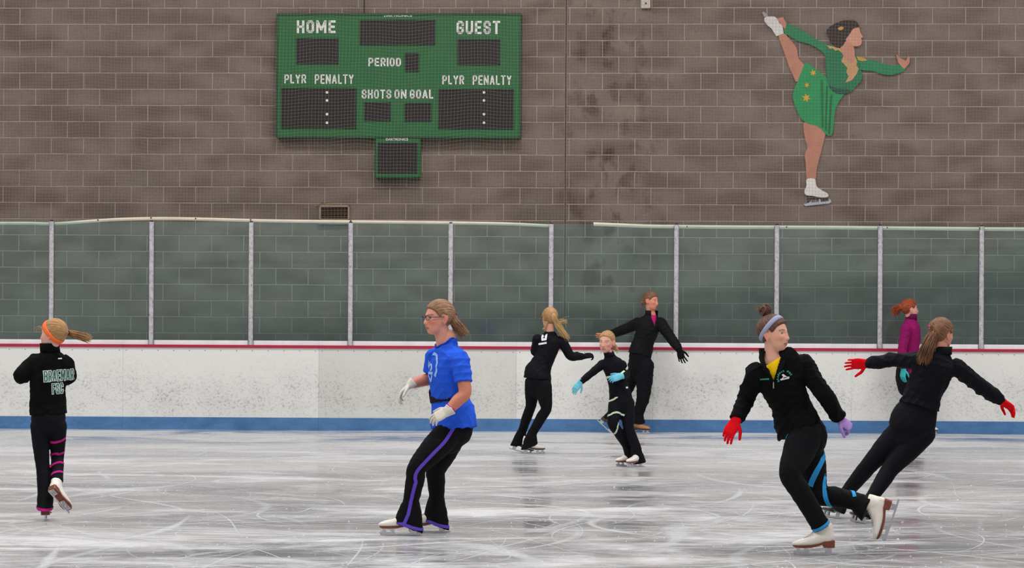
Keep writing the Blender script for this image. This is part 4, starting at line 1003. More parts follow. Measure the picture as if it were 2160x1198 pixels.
for t0, g0, t1, g1 in ((.155, 70, .235, -80), (.40, 70, .47, -80), (.66, 75, .75, -66), (.86, 70, .89, -55)):
    s.ribbon('stripe', MAGTRIM, lg, [hr, kr, er_], [(t0, g0), ((t0 + t1) / 2 + .012, (g0 + g1) / 2), (t1, g1)], .017, lg, .0035, 40, None, .068)
s.ribbon('cuff_band', MAGTRIM, lg, [el_, lb_], [(.84, -178), (.84, 178)], .018, lg, .004)
f = yaw_fwd(CY); side = Z.cross(f)
s.collar('collar', FLEECE, s.p(106, 742, .03), s.p(104, 724, .02), side, f, .070, .066, 0, jk, .009)
ex = Z.cross(-f); q = Matrix.Rotation(math.radians(4), 3, -f); ex = q @ ex; ez = q @ Z
for txt, c, w_, h_ in (('BRAEMAR', (122.5, 791.5), .212, .074), ('FSC', (120, 819), .082, .070)):
    s.decal_text(txt, WHITEP, jk, jk, s.p(*c), ex, ez, w_, h_, .003, .0085); s.decal_text(txt, GREENP, jk, jk, s.p(*c), ex, ez, w_, h_, .005, .0)
s.decal('tag', WHITEP, jk, jk, [(-.014, -.004), (.014, -.004), (.014, .004), (-.014, .004)], [(0, 1, 2, 3)], s.p(125, 756), ex, ez)
hr_ = s.hair(H_BLOND, (0, -.9, .2), .011); tiep = s.hw((0, -.106, .022))
a0 = s.p(141, 702, .04)
hair_tie(s, 'hair_tie', BLACKT, tiep.lerp(a0, .6), (a0 - tiep), .016, .006, hr_)
s.strands('ponytail', H_BLOND, [tiep, a0, s.p(156, 705, .02), s.p(174, 710, 0), s.p(191, 716, 0)], 190, .015, .026, .0026, None, .010, 0, 3, (.8, 1.05), .85)
s.strands('loose_hair', H_LIGHT, [s.hw((.01, .07, .04)), s.hw((.0, .11, .045)), s.hw((0, .15, .02))], 7, .012, .02, .0012, None, .02, 0, 4)
s.band('headband', ORANGE, (0, -.74, .67), .012, .037, .0155)
put_skates(s)

# ------------------------------------------------------------------ the skater in the blue T-shirt
s = Skater('girl with glasses gliding in blue T-shirt, black belt, white gloves, purple-striped leggings', 18.6, (864, 1128), 1.04)
TS = [(957, 902, .05, .168, .150), (955, 872, .05, .164, .146), (949, 845, .05, .150, .122), (946, 822, .04, .148, .118), (944, 795, .03, .150, .124), (945, 772, .02, .155, .122), (945, 752, .02, .150, .105), (943, 737, .02, .108, .084), (943, 726, .02, .076, .072), (945, 711, .02, .068, .062)]
PY, CY = -74, -62
torso_body(s, TS, PY, CY); torso_body(s, TS[4:], -66, CY, .86); s.head((925, 670, -.01), -62, -2, 0, 1.04, sr(228, 160, 138), .85, sr(170, 66, 72)); s.neck((938, 728, .02), .05)
hl, hr = s.p(954, 904, -.015), s.p(960, 904, .13); kl, kr = s.p(881, 984, -.10), s.p(919, 992, .18)
ol = ground(s, 862, 1128, -.05); al, el_ = foot(s, ol, V3(-1, -.1, 0), Z, kl, 1.02, .24); o2 = ground(s, 922, 1124, .2); ar, er_ = foot(s, o2, V3(-1, -.05, 0), Z, kr, 1.02, .24)
body_leg(s, hl, kl, al); body_leg(s, hr, kr, ar)
shl, ell, wrl = s.p(970, 758, -.13), s.p(981, 828, -.19), s.p(946, 866, -.22); shr, elr, wrr = s.p(917, 752, .16), s.p(908, 797, .2), s.p(866, 811, .10)
s.arm(s.body, shl, ell, wrl, (.046, .043, .0395, .029)); s.arm(s.body, shr, elr, wrr, (.046, .042, .038, .028))
s.finish_body(sr(206, 132, 106), .0042); s.eyes()
m = MB(); m.add(*loft(s.rings(TS, PY, CY), 26, False, False)); m.add(*limb([shl - Z * .0, shl.lerp(ell, .35), shl.lerp(ell, .70)], [.066, .064, .061], 18, 5, dome1=False)); m.add(*limb([shr, shr.lerp(elr, .4), shr.lerp(elr, .75)], [.064, .062, .058], 18, 5, dome1=False))
ts = s.cloth_piece('t_shirt', BLUE, m, None, 3, .020, .10, None, .016)
f = yaw_fwd(CY); side = Z.cross(f); nc = s.p(940, 714, .02); nn = (Z * .70 + f * .70).normalized(); f2 = nn.cross(side).normalized(); f2 = f2 if f2.dot(f) > 0 else -f2
shrink_cut(ts, lambda c, n: (c - nc).dot(nn) > .006 and (c - nc).length < .13)
bvt = bvh_of(ts.data); pts = []
for i in range(33):
    a = 2 * math.pi * i / 32; d = f2 * math.cos(a) + side * math.sin(a); h = bvt.find_nearest(nc + d * .072 - nn * .003); pts.append(h[0] if h[0] is not None else nc + d * .07)
m = MB(); m.add(*limb(pts, [.0065] * 33, 8, 1, dome0=False, dome1=False)); m.build('neckband', cloth('neckband_blue', sr(26, 66, 186), .85, 180, .2, .1), ts, True)
belt = s.rings([(949, 842, .05, .160, .130), (947, 833, .05, .157, .127), (946, 825, .04, .157, .126)], -70, -68)
m = MB(); m.add(*loft(belt, 36, False, False)); s.cloth_piece('belt', BELTM, m, .006, 2, 0)
m = MB(); PS = [(954, 866, .05, .12, .10), (957, 890, .05, .138, .124), (957, 912, .05, .135, .12), (950, 930, .05, .10, .085)]
m.add(*loft(s.rings(PS, PY, PY), 22)); s.leg(m, hl, kl, el_, (.088, .086, .062, .061, .052)); s.leg(m, hr, kr, er_, (.088, .084, .062, .060, .050))
bl_, br_ = s.p(861, 1112, -.05), s.p(916, 1108, .2)
s.flare(m, el_, bl_, V3(-1, -.1, 0), .050, .108, .066, .0, V3(-.9, -.1, .36)); s.flare(m, er_, br_, V3(-1, 0, 0), .050, .096, .064, -.012, V3(-.9, 0, .36))
lg = s.cloth_piece('leggings', BLACKK, m, None, 4, .006, .05)
s.ribbon('side_stripe', PURPLE, lg, [hl, kl, kl.lerp(el_, .5), el_, bl_], [(.0, 0), (.08, 14), (.22, 16), (.40, 8), (.72, 4), (.88, -6), (.98, -28)], .022, lg, .0035, 60, None, .2)
s.ribbon('cuff_band', PURPLE, lg, [el_, bl_], [(1.02, -120), (.90, -90), (.86, -30), (.97, 40), (1.03, 95)], .020, lg); s.ribbon('cuff_band', PURPLE, lg, [er_, br_], [(1.02, -120), (.90, -90), (.86, -30), (.97, 40), (1.03, 95)], .020, lg)
s.hand('glove', WHITEK, wrl, V3(-.88, .05, -.48), V3(.15, .8, -.6), True, 1.0, .45, .2, cr=.039)
s.hand('glove', WHITEK, wrr, V3(-.66, -.1, -.62), V3(.72, -.1, -.66), False, 1.0, .55, .3, cr=.038)
hair_tie(s, 'wristband', WHITEP, wrl.lerp(ell, .10), (ell - wrl), .034, .004, s.obj); hair_tie(s, 'wristband', MAGTRIM, wrl.lerp(ell, .14), (ell - wrl), .035, .004, s.obj)
ex = side; o_ = s.p(914, 775, -.02)
def arc(r0, r1, a0, a1, sy=1.0, n=20):
    pts = []; fc = []
    for i in range(n + 1):
        a = math.radians(a0 + (a1 - a0) * i / n)
        for r in (r0, r1): pts.append((r * math.cos(a), r * math.sin(a) * sy))
    for i in range(n): fc.append((2 * i, 2 * i + 1, 2 * i + 3, 2 * i + 2))
    return pts, fc
for pts, fc in (arc(.064, .080, -40, 178, 1.25), (arc(.014, .030, -80, 200, .9)), ([(-.04, -.045), (.035, -.045), (.035, -.028), (-.04, -.028)], [(0, 1, 2, 3)]), ([(-.05, .0), (-.03, .0), (-.03, .035), (-.05, .035)], [(0, 1, 2, 3)]), arc(.030, .040, -160, -20, 2.4)):
    s.decal('shirt_print', PALEBLUEP, ts, ts, pts, fc, o_, ex, Z)
hr_ = s.hair(H_ASH, (0, -.95, .05), .010); tp = s.hw((.01, -.100, .012))
hair_tie(s, 'hair_tie', MAGTRIM, tp, s.p(966, 684) - tp, .020, .006, hr_)
s.strands('ponytail', H_ASH, [s.hw((.01, -.088, .014)), s.p(956, 672, .0), s.p(966, 688, 0), s.p(977, 702, 0), s.p(982, 709, 0)], 230, .020, .036, .0027, None, .014, 0, 5, (.6, 1.05), .75)
gm = MB()
for sg in (-1, 1):
    pts = [s.hw((sg * .0325 + .0205 * math.cos(a), .0955 - .010 * abs(math.cos(a)) * (1 if math.cos(a) * sg > 0 else .2), .0015 + .0145 * math.sin(a))) for a in np.linspace(0, 2 * math.pi, 21)]
    gm.add(*limb(pts, [.0018] * 21, 6, 1, dome0=False, dome1=False)); gm.add(*limb([s.hw((sg * .0325 + .0205 * math.cos(a), .0962 - .010 * max(0, math.cos(a) * sg), .0022 + .0145 * math.sin(a))) for a in np.linspace(.2, 2.94, 9)], [.003] * 9, 6, 1))
    gm.add(*limb([s.hw((sg * .052, .090, .006)), s.hw((sg * .070, .06, .006)), s.hw((sg * .079, .0, .004))], [.0028, .0028, .0026], 6, 2))
gm.add(*limb([s.hw((-.012, .098, .003)), s.hw((0, .101, .005)), s.hw((.012, .098, .003))], [.002] * 3, 6, 2))
gl = gm.build('eyeglasses', FRAMES, s.obj, True)
LT = NT('lens'); _tr = LT.n('ShaderNodeBsdfTransparent'); _tr.inputs[0].default_value = (.90, .91, .96, 1); _g = LT.n('ShaderNodeBsdfGlossy'); _g.inputs['Roughness'].default_value = .02; _m = LT.n('ShaderNodeMixShader'); _m.inputs[0].default_value = .08
LT.L.new(_tr.outputs[0], _m.inputs[1]); LT.L.new(_g.outputs[0], _m.inputs[2]); LT.L.new(_m.outputs[0], LT.out.inputs[0])
for sg in (-1, 1):
    V = [s.hw((sg * .0325 + .0195 * math.cos(a), .0953 - .010 * abs(math.cos(a)) * (1 if math.cos(a) * sg > 0 else .2), .0015 + .0138 * math.sin(a))) for a in np.linspace(0, 2 * math.pi, 20, endpoint=False)]
    link('lens', mesh('lens', V, [tuple(range(20))]), gl, LT.m)
put_skates(s)

# ------------------------------------------------------------------ the blonde skater seen from behind
s = Skater('blonde ponytail skater from behind, black outfit with white back print, white skates', 29.1, (1114, 957), .92, .007)
TS = [(1133, 799, .02, .160, .124), (1135, 784, .02, .154, .122), (1144, 765, .01, .120, .098), (1153, 745, 0, .114, .09), (1157, 728, 0, .128, .09), (1159, 715, 0, .122, .082), (1160, 706, 0, .08, .062), (1160, 699, 0, .054, .052)]
PY, CY = 128, 158
torso_body(s, TS, PY, CY); s.head((1159, 671, 0), 202, -4, 3, .96, sr(226, 168, 144), .4); s.neck((1160, 702, 0), .046)
hl, hr = s.p(1124, 808, .06), s.p(1146, 812, -.04); kl, kr = s.p(1120, 855, .10), s.p(1152, 862, -.06)
o1 = ground(s, 1114, 957, 0); ar, er_ = foot(s, o1, V3(1, .05, 0), Z, kr, .93, .24, laces=False, sole=SOLEB); o2 = s.p(1089, 951, .25); al, el_ = foot(s, o2, V3(.95, 0, -.26), V3(.26, 0, .95), kl, .93, .24, laces=False, sole=SOLEB)
body_leg(s, hl, kl, al); body_leg(s, hr, kr, ar)
shl, ell, wrl = s.p(1134, 716, .03), s.p(1128, 742, .06), s.p(1141, 737, .22); shr, elr, wrr = s.p(1185, 720, 0), s.p(1204, 751, .0), s.p(1231, 752, .06)
s.arm(s.body, shl, ell, wrl, (.04, .036, .032, .026)); s.arm(s.body, shr, elr, wrr, (.04, .036, .032, .026)); s.finish_body(); s.eyes()
m = MB(); m.add(*loft(s.rings(TS, PY, CY), 22, False, False)); s.arm(m, shl, ell, wrl, (.062, .054, .046, .036), None, False); s.arm(m, shr, elr, wrr, (.066, .056, .050, .038), None, False)
jk = s.cloth_piece('jacket', NAVYK, m, None, 4, .009, .06)
m = MB(); PS = [(1137, 786, .02, .125, .115), (1137, 802, .02, .135, .12), (1136, 816, .02, .125, .11), (1134, 826, .02, .09, .08)]
m.add(*loft(s.rings(PS, PY, PY), 20)); s.leg(m, hl, kl, el_, (.092, .080, .060, .058, .05)); s.leg(m, hr, kr, er_, (.094, .086, .062, .060, .05))
s.flare(m, er_, s.p(1115, 943, 0), V3(1, .05, 0), .048, .094, .062, .006, V3(.92, .05, .34)); s.flare(m, el_, s.p(1090, 939, .25), V3(1, 0, -.2), .046, .070, .058, .0, V3(1, 0, .05))
lg = s.cloth_piece('leggings', BLACKK, m, None, 3, .006, .05)
s.hand('glove', BLACKK, wrr, V3(.9, .15, .15), V3(.1, .6, -.7), False, .92, .9, .1); s.hand('glove', BLACKK, wrl, V3(.7, .6, .1), V3(0, .3, -1), True, .9, .8, .1)
b = -yaw_fwd(CY); ex = Z.cross(b); q = Matrix.Rotation(math.radians(9), 3, b); ex = q @ ex; ez = q @ Z
for px, py, poly in ((1152, 712, [(-.030, -.030), (.030, -.030), (.038, .034), (.018, .030), (.004, .006), (-.014, .034), (-.034, .034)]), (1149, 724.5, [(-.052, -.009), (.050, -.009), (.052, .010), (-.050, .010)])):
    s.decal('back_print', WHITEP, jk, jk, poly, [tuple(range(len(poly)))], s.p(px, py), ex, ez)
s.decal('back_print', NAVYK, jk, jk, [(-.016, .004), (.016, -.006), (.010, .012)], [(0, 1, 2)], s.p(1152, 712), ex, ez, .006)
hr_ = s.hair(H_BLOND, (.15, -.9, .1), .012, -.006); tp = s.hw((.0, -.104, .02))
hair_tie(s, 'hair_tie', BLACKT, tp, s.p(1172, 684) - tp, .016, .005, hr_)
s.strands('ponytail', H_LIGHT, [s.hw((0, -.09, .02)), tp, s.p(1173, 680, -.04), s.p(1183, 696, -.04), s.p(1195, 713, -.03)], 140, .020, .026, .0034, None, .020, 0, 8, (.75, 1.08), .7)
s.strands('loose_hair', H_LIGHT, [tp, s.p(1177, 678, -.03), s.p(1190, 676, -.03), s.p(1199, 680, -.03)], 16, .012, .035, .002, None, .04, 0, 9)
s.strands('loose_hair', H_LIGHT, [s.hw((.05, -.05, -.045)), s.p(1150, 690, -.03), s.p(1146, 696, -.03)], 14, .012, .012, .004, None, .01, 0, 10)
put_skates(s)

# ------------------------------------------------------------------ the young girl in the middle
s = Skater('young girl facing forward in black suit with pale green stripes and light blue gloves', 26.8, (1345, 986), .80, .006)
TS = [(1310, 850, .02, .115, .096), (1309, 835, .02, .110, .09), (1303, 808, 0, .092, .078), (1297, 785, 0, .097, .080), (1292, 768, 0, .104, .076), (1288, 758, 0, .072, .06), (1286, 750, 0, .050, .05), (1284, 744, -.01, .046, .047)]
PY, CY = -20, -14
torso_body(s, TS, PY, CY); s.head((1280, 721, -.02), -24, -6, -3, .95, sr(230, 172, 152), .75, sr(184, 96, 96)); s.neck((1285, 752, 0), .042)
hr, hl = s.p(1300, 850, .02), s.p(1322, 850, .02); kr, kl = s.p(1293, 894, -.08), s.p(1326, 903, -.02)
o1 = ground(s, 1347, 986, 0); al, el_ = foot(s, o1, V3(-.72, -.7, 0), Z, kl, .86, .24, laces=False); o2 = ground(s, 1331, 983, .13); ar, er_ = foot(s, o2, V3(-.9, -.45, 0), Z, kr, .86, .24, laces=False)
body_leg(s, hl, kl, al); body_leg(s, hr, kr, ar)
shr, elr, wrr = s.p(1271, 768, .0), s.p(1249, 786, -.04), s.p(1225, 806, -.06); shl, ell, wrl = s.p(1312, 770, .02), s.p(1321, 789, .03), s.p(1310, 794, -.14)
s.arm(s.body, shr, elr, wrr, (.038, .034, .03, .026)); s.arm(s.body, shl, ell, wrl, (.038, .034, .03, .026)); s.finish_body(None, .0040); s.eyes((.16, .22, .28))
m = MB(); m.add(*loft(s.rings(TS, PY, CY), 22, False, False)); s.arm(m, shr, elr, wrr, (.056, .050, .044, .036), None, False); s.arm(m, shl, ell, wrl, (.058, .052, .046, .038), None, False)
jk = s.cloth_piece('jacket', NAVYK, m, None, 4, .006, .05)
m = MB(); PS = [(1309, 840, .02, .105, .09), (1311, 856, .02, .112, .095), (1311, 868, .02, .09, .08)]
m.add(*loft(s.rings(PS, PY, PY), 20)); s.leg(m, hl, kl, el_, (.094, .084, .064, .062, .056)); s.leg(m, hr, kr, er_, (.094, .084, .064, .060, .054))
bl_ = s.p(1345, 976, .02); s.flare(m, el_, bl_, V3(-.4, -.7, 0), .048, .072, .074, -.02); s.flare(m, er_, s.p(1334, 973, .13), V3(-.9, -.4, 0), .046, .07, .056, -.022)
lg = s.cloth_piece('leggings', NAVYK, m, None, 3, .004, .05)
s.ribbon('stripe', MINT, lg, [hr, kr, er_], [(.34, -85), (.335, -40), (.27, 30), (.24, 80)], .018, lg); s.ribbon('stripe', MINT, lg, [hr, kr, er_], [(.66, -60), (.62, 0), (.50, 75)], .018, lg)
s.ribbon('stripe', MINT, lg, [s.p(1308, 828, .02), s.p(1310, 850, .02)], [(.75, -80), (.6, -50), (.35, -20)], .018, lg)
s.ribbon('stripe', MINT, jk, [s.p(1303, 808, 0), s.p(1297, 785, 0)], [(.74, -88), (.72, -40), (.78, 10), (.90, 60)], .022, jk, .0035, 40, None, .16); s.ribbon('stripe', MINT, jk, [shl, ell], [(.52, 20), (.40, 60), (.24, 95)], .022, jk)
s.hand('glove', TEAL, wrr, V3(-.62, -.05, -.75), V3(.3, .85, -.3), False, .84, .25, .1); s.hand('glove', TEAL, wrl, V3(-.93, -.2, -.25), V3(.0, .9, -.4), True, .84, .55, .1)
f = yaw_fwd(CY); s.collar('collar', NAVYK, s.p(1287, 754, 0), s.p(1284, 743, -.01), Z.cross(f), f, .054, .050, 0, jk, .006)
hr_ = s.hair(H_BLOND, (0, -.9, .1), .007, .004); s.strands('ponytail', H_LIGHT, [s.hw((.02, -.09, -.02)), s.p(1298, 733, .08), s.p(1303, 742, .08)], 30, .014, .022, .004, None, .01, 0, 12)
s.decal('emblem', WHITEP, jk, lg, [(-.010, -.008), (.010, -.008), (.010, .008), (-.010, .008)], [(0, 1, 2, 3)], s.p(1322, 817), V3(1, 0, 0), Z)
put_skates(s)

# ------------------------------------------------------------------ the woman in the black jacket
s = Skater('woman in black jacket over pink top, arms spread, one bare hand, brown skates', 33.95, (1342, 914), 1.03, .0075)
TS = [(1350, 748, .04, .158, .125), (1353, 735, .04, .150, .122), (1359, 716, .03, .140, .112), (1366, 696, .02, .150, .115), (1370, 680, .02, .146, .10), (1373, 669, .02, .098, .076), (1374, 662, .02, .07, .064)]
PY, CY = 42, 24
torso_body(s, TS, PY, CY); s.head((1373, 635, 0), 56, -4, -5, 1.0, sr(222, 150, 122), .7); s.neck((1374, 664, .02), .05)
hl, hr = s.p(1361, 772, .0), s.p(1341, 772, .12); kl, kr = s.p(1357, 838, -.04), s.p(1312, 842, .16)
o1 = ground(s, 1342, 914, 0); al, el_ = foot(s, o1, V3(.82, -.55, 0), Z, kl, 1.0, .24, laces=False, leather=BROWNB, sole=SOLEB); o2 = s.p(1270, 897, .16); ar, er_ = foot(s, o2, V3(.72, -.2, -.66), V3(.66, 0, .72), kr, 1.0, .24, laces=False, leather=BROWNB, sole=SOLEB)
body_leg(s, hl, kl, al); body_leg(s, hr, kr, ar)
shr, elr, wrr = s.p(1347, 682, .04), s.p(1319, 694, .14), s.p(1284, 707, .26); shl, ell, wrl = s.p(1393, 682, .0), s.p(1415, 712, -.08), s.p(1433, 738, -.2)
s.arm(s.body, shr, elr, wrr, (.045, .04, .036, .028)); s.arm(s.body, shl, ell, wrl, (.045, .04, .036, .028))
s.hand('', None, wrr, V3(-1, .15, -.05), V3(-.05, -.6, -.7), False, 1.0, .12, .5, addto=s.body); s.finish_body(); s.eyes()
m = MB(); m.add(*loft(s.rings(TS, PY, CY), 22, False, False)); s.arm(m, shr, elr, wrr, (.072, .064, .056, .044), None, False); s.arm(m, shl, ell, wrl, (.074, .066, .056, .044), None, False)
jk = s.cloth_piece('jacket', GREYBLK, m, None, 3, .014, .09)
m = MB(); PS = [(1351, 738, .04, .135, .115), (1350, 760, .04, .148, .122), (1350, 780, .04, .142, .115), (1350, 793, .04, .10, .09)]
m.add(*loft(s.rings(PS, PY, PY), 20)); s.leg(m, hl, kl, el_, (.105, .096, .078, .072, .062)); s.leg(m, hr, kr, er_, (.10, .09, .072, .068, .06))
s.flare(m, el_, s.p(1347, 893, 0), V3(.8, -.5, 0), .058, .078, .068, .01); s.flare(m, er_, s.p(1282, 886, .14), V3(.7, 0, -.6), .05, .07, .062, 0)
s.cloth_piece('trousers', BLACKK, m, None, 3, .012, .07)
ct = s.p(1379, 682, -.15)
def vcut(c, n, A=(1371, 662), B=(1387, 660), Cc=(1381, 688)):
    x, y = px_of(s, c)
    if y < 658 or n.y > .3: return False
    sgn = lambda p, q: (x - q[0]) * (p[1] - q[1]) - (p[0] - q[0]) * (y - q[1])
    a, b, d = sgn(A, B), sgn(B, Cc), sgn(Cc, A); return (a < 0) == (b < 0) == (d < 0)
shrink_cut(jk, vcut)
m = MB(); m.add(*loft(s.rings(TS[3:], 30, CY, -.012), 20, False, False)); s.cloth_piece('shirt', PINKS, m, None, 3, 0)
f = yaw_fwd(34); s.collar('collar', GREYBLK, s.p(1374, 669, .02), s.p(1375, 655, .01), Z.cross(f), f, .076, .078, 84, jk, .009, 30)
s.hand('glove', BLACKK, wrl, V3(.25, -.1, -.95), V3(.3, .75, -.1), False, 1.1, .35, .6)
hr_ = s.hair(H_LBROWN, (0, -.9, -.1), .010)
s.strands('hair_knot', H_LBROWN, [s.hw((0, -.08, -.02)), s.hw((-.01, -.115, -.03)), s.hw((0, -.11, -.06))], 30, .016, .016, .006, None, .01, 0, 14)
put_skates(s)

# ------------------------------------------------------------------ the red-haired skater by the boards
s = Skater('red-haired skater in magenta jacket and turquoise glove, far back by the boards', 34.05, (1946, 914), 1.0, .0075)
TS = [(1915, 792, .02, .145, .122), (1916, 770, .02, .138, .118), (1918, 742, .02, .13, .11), (1921, 712, .02, .140, .120), (1921, 692, .02, .14, .108), (1921, 680, .02, .10, .085), (1922, 671, .02, .066, .066), (1922, 664, .02, .06, .06)]
PY, CY = 96, 98
torso_body(s, TS, PY, CY); s.head((1919, 652, 0), 102, 0, 0, 1.04, sr(236, 178, 160), .6); s.neck((1922, 672, .02), .05)
hr, hl = s.p(1914, 800, -.06), s.p(1916, 800, .10); kr, kl = s.p(1938, 852, -.06), s.p(1920, 856, .14)
o1 = ground(s, 1945, 914, 0); ar, er_ = foot(s, o1, V3(1, .05, 0), Z, kr, 1.0, .2, laces=False, sole=SOLEB); o2 = ground(s, 1912, 914, .2); al, el_ = foot(s, o2, V3(1, .1, 0), Z, kl, 1.0, .2, laces=False, sole=SOLEB)
body_leg(s, hl, kl, al); body_leg(s, hr, kr, ar)
shr, elr, wrr = s.p(1911, 694, -.14), s.p(1903, 741, -.17), s.p(1906, 778, -.18); shl, ell, wrl = s.p(1926, 694, .17), s.p(1926, 740, .2), s.p(1934, 774, .16)
s.arm(s.body, shr, elr, wrr, (.045, .04, .036, .028)); s.arm(s.body, shl, ell, wrl, (.045, .04, .036, .028)); s.finish_body(); s.eyes()
m = MB(); m.add(*loft(s.rings(TS, PY, CY), 22, False, False)); s.arm(m, shr, elr, wrr, (.068, .060, .054, .042), None, False); s.arm(m, shl, ell, wrl, (.066, .058, .052, .042), None, False)
jk = s.cloth_piece('jacket', MAGENTA, m, None, 3, .012, .08)
f = yaw_fwd(CY); s.collar('collar', cloth('magenta_dark', sr(98, 20, 70), .9), s.p(1922, 675, .02), s.p(1923, 662, .01), Z.cross(f), f, .072, .064, 30, jk, .008, 30, .02)
m = MB(); PS = [(1913, 772, .02, .13, .118), (1911, 796, .02, .14, .125), (1913, 818, .02, .12, .11)]
m.add(*loft(s.rings(PS, PY, PY), 20)); s.leg(m, hr, kr, er_, (.094, .084, .064, .061, .052)); s.leg(m, hl, kl, el_, (.094, .084, .064, .061, .052)); s.cloth_piece('leggings', NAVYK, m, None, 3, .006, .06)
s.hand('glove', TURQ, wrr, V3(-.1, .0, -1), V3(.7, .6, 0), False, 1.05, .35, .3); s.hand('glove', TURQ, wrl, V3(.2, .0, -1), V3(-.2, -.7, 0), True, 1.0, .4, .3)
hr_ = s.hair(H_RED, (0, -.9, .12), .013); tp = s.hw((0, -.1, .02))
hair_tie(s, 'hair_tie', BLACKT, tp, s.p(1893, 652) - tp, .018, .006, hr_)
s.strands('ponytail', H_RED, [s.hw((0, -.088, .02)), tp, s.p(1896, 650, 0), s.p(1888, 656, 0), s.p(1887, 664, 0)], 170, .022, .048, .0042, None, .030, 0, 16, (.7, 1.1), .75)
put_skates(s)

# ------------------------------------------------------------------ the brown-haired skater with red gloves, from behind
s = Skater('skater from behind with long brown ponytail, black outfit and red gloves, leaning right', 19.87, (1815, 1103), .98)
TS = [(1939, 858, .06, .146, .118), (1944, 840, .06, .134, .110), (1951, 820, .04, .130, .105), (1962, 796, .02, .138, .106), (1972, 773, 0, .148, .104), (1979, 757, 0, .125, .09), (1985, 746, 0, .078, .068), (1988, 737, 0, .056, .056)]
PY, CY = 174, 168
torso_body(s, TS, PY, CY); s.head((1986, 704, .0), 130, -4, 6, .98, sr(226, 160, 138), .5); s.neck((1986, 745, 0), .05)
hl, hr = s.p(1903, 908, .12), s.p(1945, 914, .08); kl, kr = s.p(1838, 976, .24), s.p(1879, 988, .10)
o1 = ground(s, 1815, 1103, 0); ar, er_ = foot(s, o1, V3(-.3, .95, 0), V3(.38, .05, .92), kr, .98, .2, laces=False, sole=SOLEB); o2 = s.p(1760, 1090, .45); o2.z = 0; al, el_ = foot(s, o2, V3(-.4, .9, 0), V3(.38, .05, .92), kl, .98, .2, laces=False, sole=SOLEB)
body_leg(s, hl, kl, al); body_leg(s, hr, kr, ar)
shl, ell, wrl = s.p(1940, 762, .0), s.p(1884, 759, .11), s.p(1829, 767, .2); shr, elr, wrr = s.p(2018, 775, 0), s.p(2066, 813, .09), s.p(2112, 845, .16)
s.arm(s.body, shl, ell, wrl, (.043, .039, .035, .027)); s.arm(s.body, shr, elr, wrr, (.043, .039, .035, .027)); s.finish_body(None, .0056); s.eyes()
m = MB(); m.add(*loft(s.rings(TS, PY, CY), 26, False, False)); s.arm(m, shl, ell, wrl, (.066, .057, .051, .042), None, False); s.arm(m, shr, elr, wrr, (.068, .060, .056, .044), None, False)
jk = s.cloth_piece('jacket', NAVYK, m, None, 3, .018, .06)
m = MB(); PS = [(1946, 832, .05, .118, .098), (1939, 852, .07, .132, .108), (1935, 865, .08, .146, .115), (1926, 888, .09, .163, .126), (1921, 908, .10, .155, .12), (1916, 925, .10, .115, .095)]
m.add(*loft(s.rings(PS, PY, PY), 24)); s.leg(m, hl, kl, el_, (.098, .088, .066, .062, .046)); s.leg(m, hr, kr, er_, (.098, .086, .064, .061, .046))
s.flare(m, er_, s.p(1819, 1089, .0), V3(-.3, .9, 0), .048, .110, .054, .0); s.flare(m, el_, s.p(1765, 1075, .45), V3(-.3, .9, 0), .048, .110, .054, .0)
s.cloth_piece('leggings', NAVYK, m, None, 4, .004, .05)
s.hand('glove', REDK, wrl, V3(-1, .18, -.02), V3(-.05, -.85, -.3), True, 1.0, .15, .25, thumb=.95); s.hand('glove', REDK, wrr, V3(.80, .1, -.55), V3(-.5, -.45, -.7), False, 1.0, .5, .12)
f = yaw_fwd(CY); s.collar('collar', NAVYK, s.p(1986, 748, 0), s.p(1990, 731, .0), Z.cross(f), f, .072, .062, 0, jk, .008)
hr_ = s.hair(H_LBROWN, (.1, -.85, .5), .011); tp = s.hw((.012, -.094, .05))
ax_ = s.p(1968, 706, -.02) - tp
hair_tie(s, 'hair_tie', PINKS, tp, ax_, .021, .008, hr_); hair_tie(s, 'hair_tie', WHITEP, tp + ax_.normalized() * .012, ax_, .023, .0055, hr_)
s.strands('ponytail', H_LBROWN, [s.hw((.01, -.082, .05)), tp, s.p(1972, 699, -.05), s.p(1962, 720, -.07), s.p(1953, 743, -.08), s.p(1948, 762, -.08)], 330, .020, .052, .0034, None, .016, 0, 18, (.72, 1.1), .62)
put_skates(s)

# ------------------------------------------------------------------ the girl in the grey headband, nearest
s = Skater('nearest girl, grey headband and top bun, open black jacket over yellow shirt, lunging', 17.23, (1736, 1171), 1.0)
TS = [(1686, 908, .11, .158, .130, 12), (1679, 884, .11, .146, .124, 5), (1670, 858, .10, .128, .108), (1657, 830, .07, .136, .112), (1646, 803, .04, .150, .116), (1643, 782, .02, .160, .105, 4), (1644, 767, .01, .142, .09, 9), (1637, 757, .01, .096, .072, 6), (1630, 748, 0, .064, .062)]
PY, CY = -45, -10
torso_body(s, TS, PY, CY); s.head((1632, 703, -.02), 58, 0, 2, 1.0, sr(232, 176, 152), .55, sr(178, 84, 84), (.07, .04, .03)); s.neck((1630, 757, 0), .05)
hl, hr = s.p(1698, 918, .06), s.p(1697, 918, .22); kl, kr = s.p(1667, 1001, -.10), s.p(1727, 1040, .18)
o1 = ground(s, 1737, 1171, 0); al, el_ = foot(s, o1, V3(-1, -.12, 0), Z, kl, 1.0, .175); o2 = s.p(1889, 1082, .08); ar, er_ = foot(s, o2, V3(-.32, -.05, -.95), V3(-.95, 0, .32), kr, 1.0, .185)
body_leg(s, hl, kl, al); body_leg(s, hr, kr, ar)
shr, elr, wrr = s.p(1595, 788, .02), s.p(1574, 842, .14), s.p(1553, 886, .06); shl, ell, wrl = s.p(1695, 770, .02), s.p(1742, 837, -.04), s.p(1769, 882, .06)
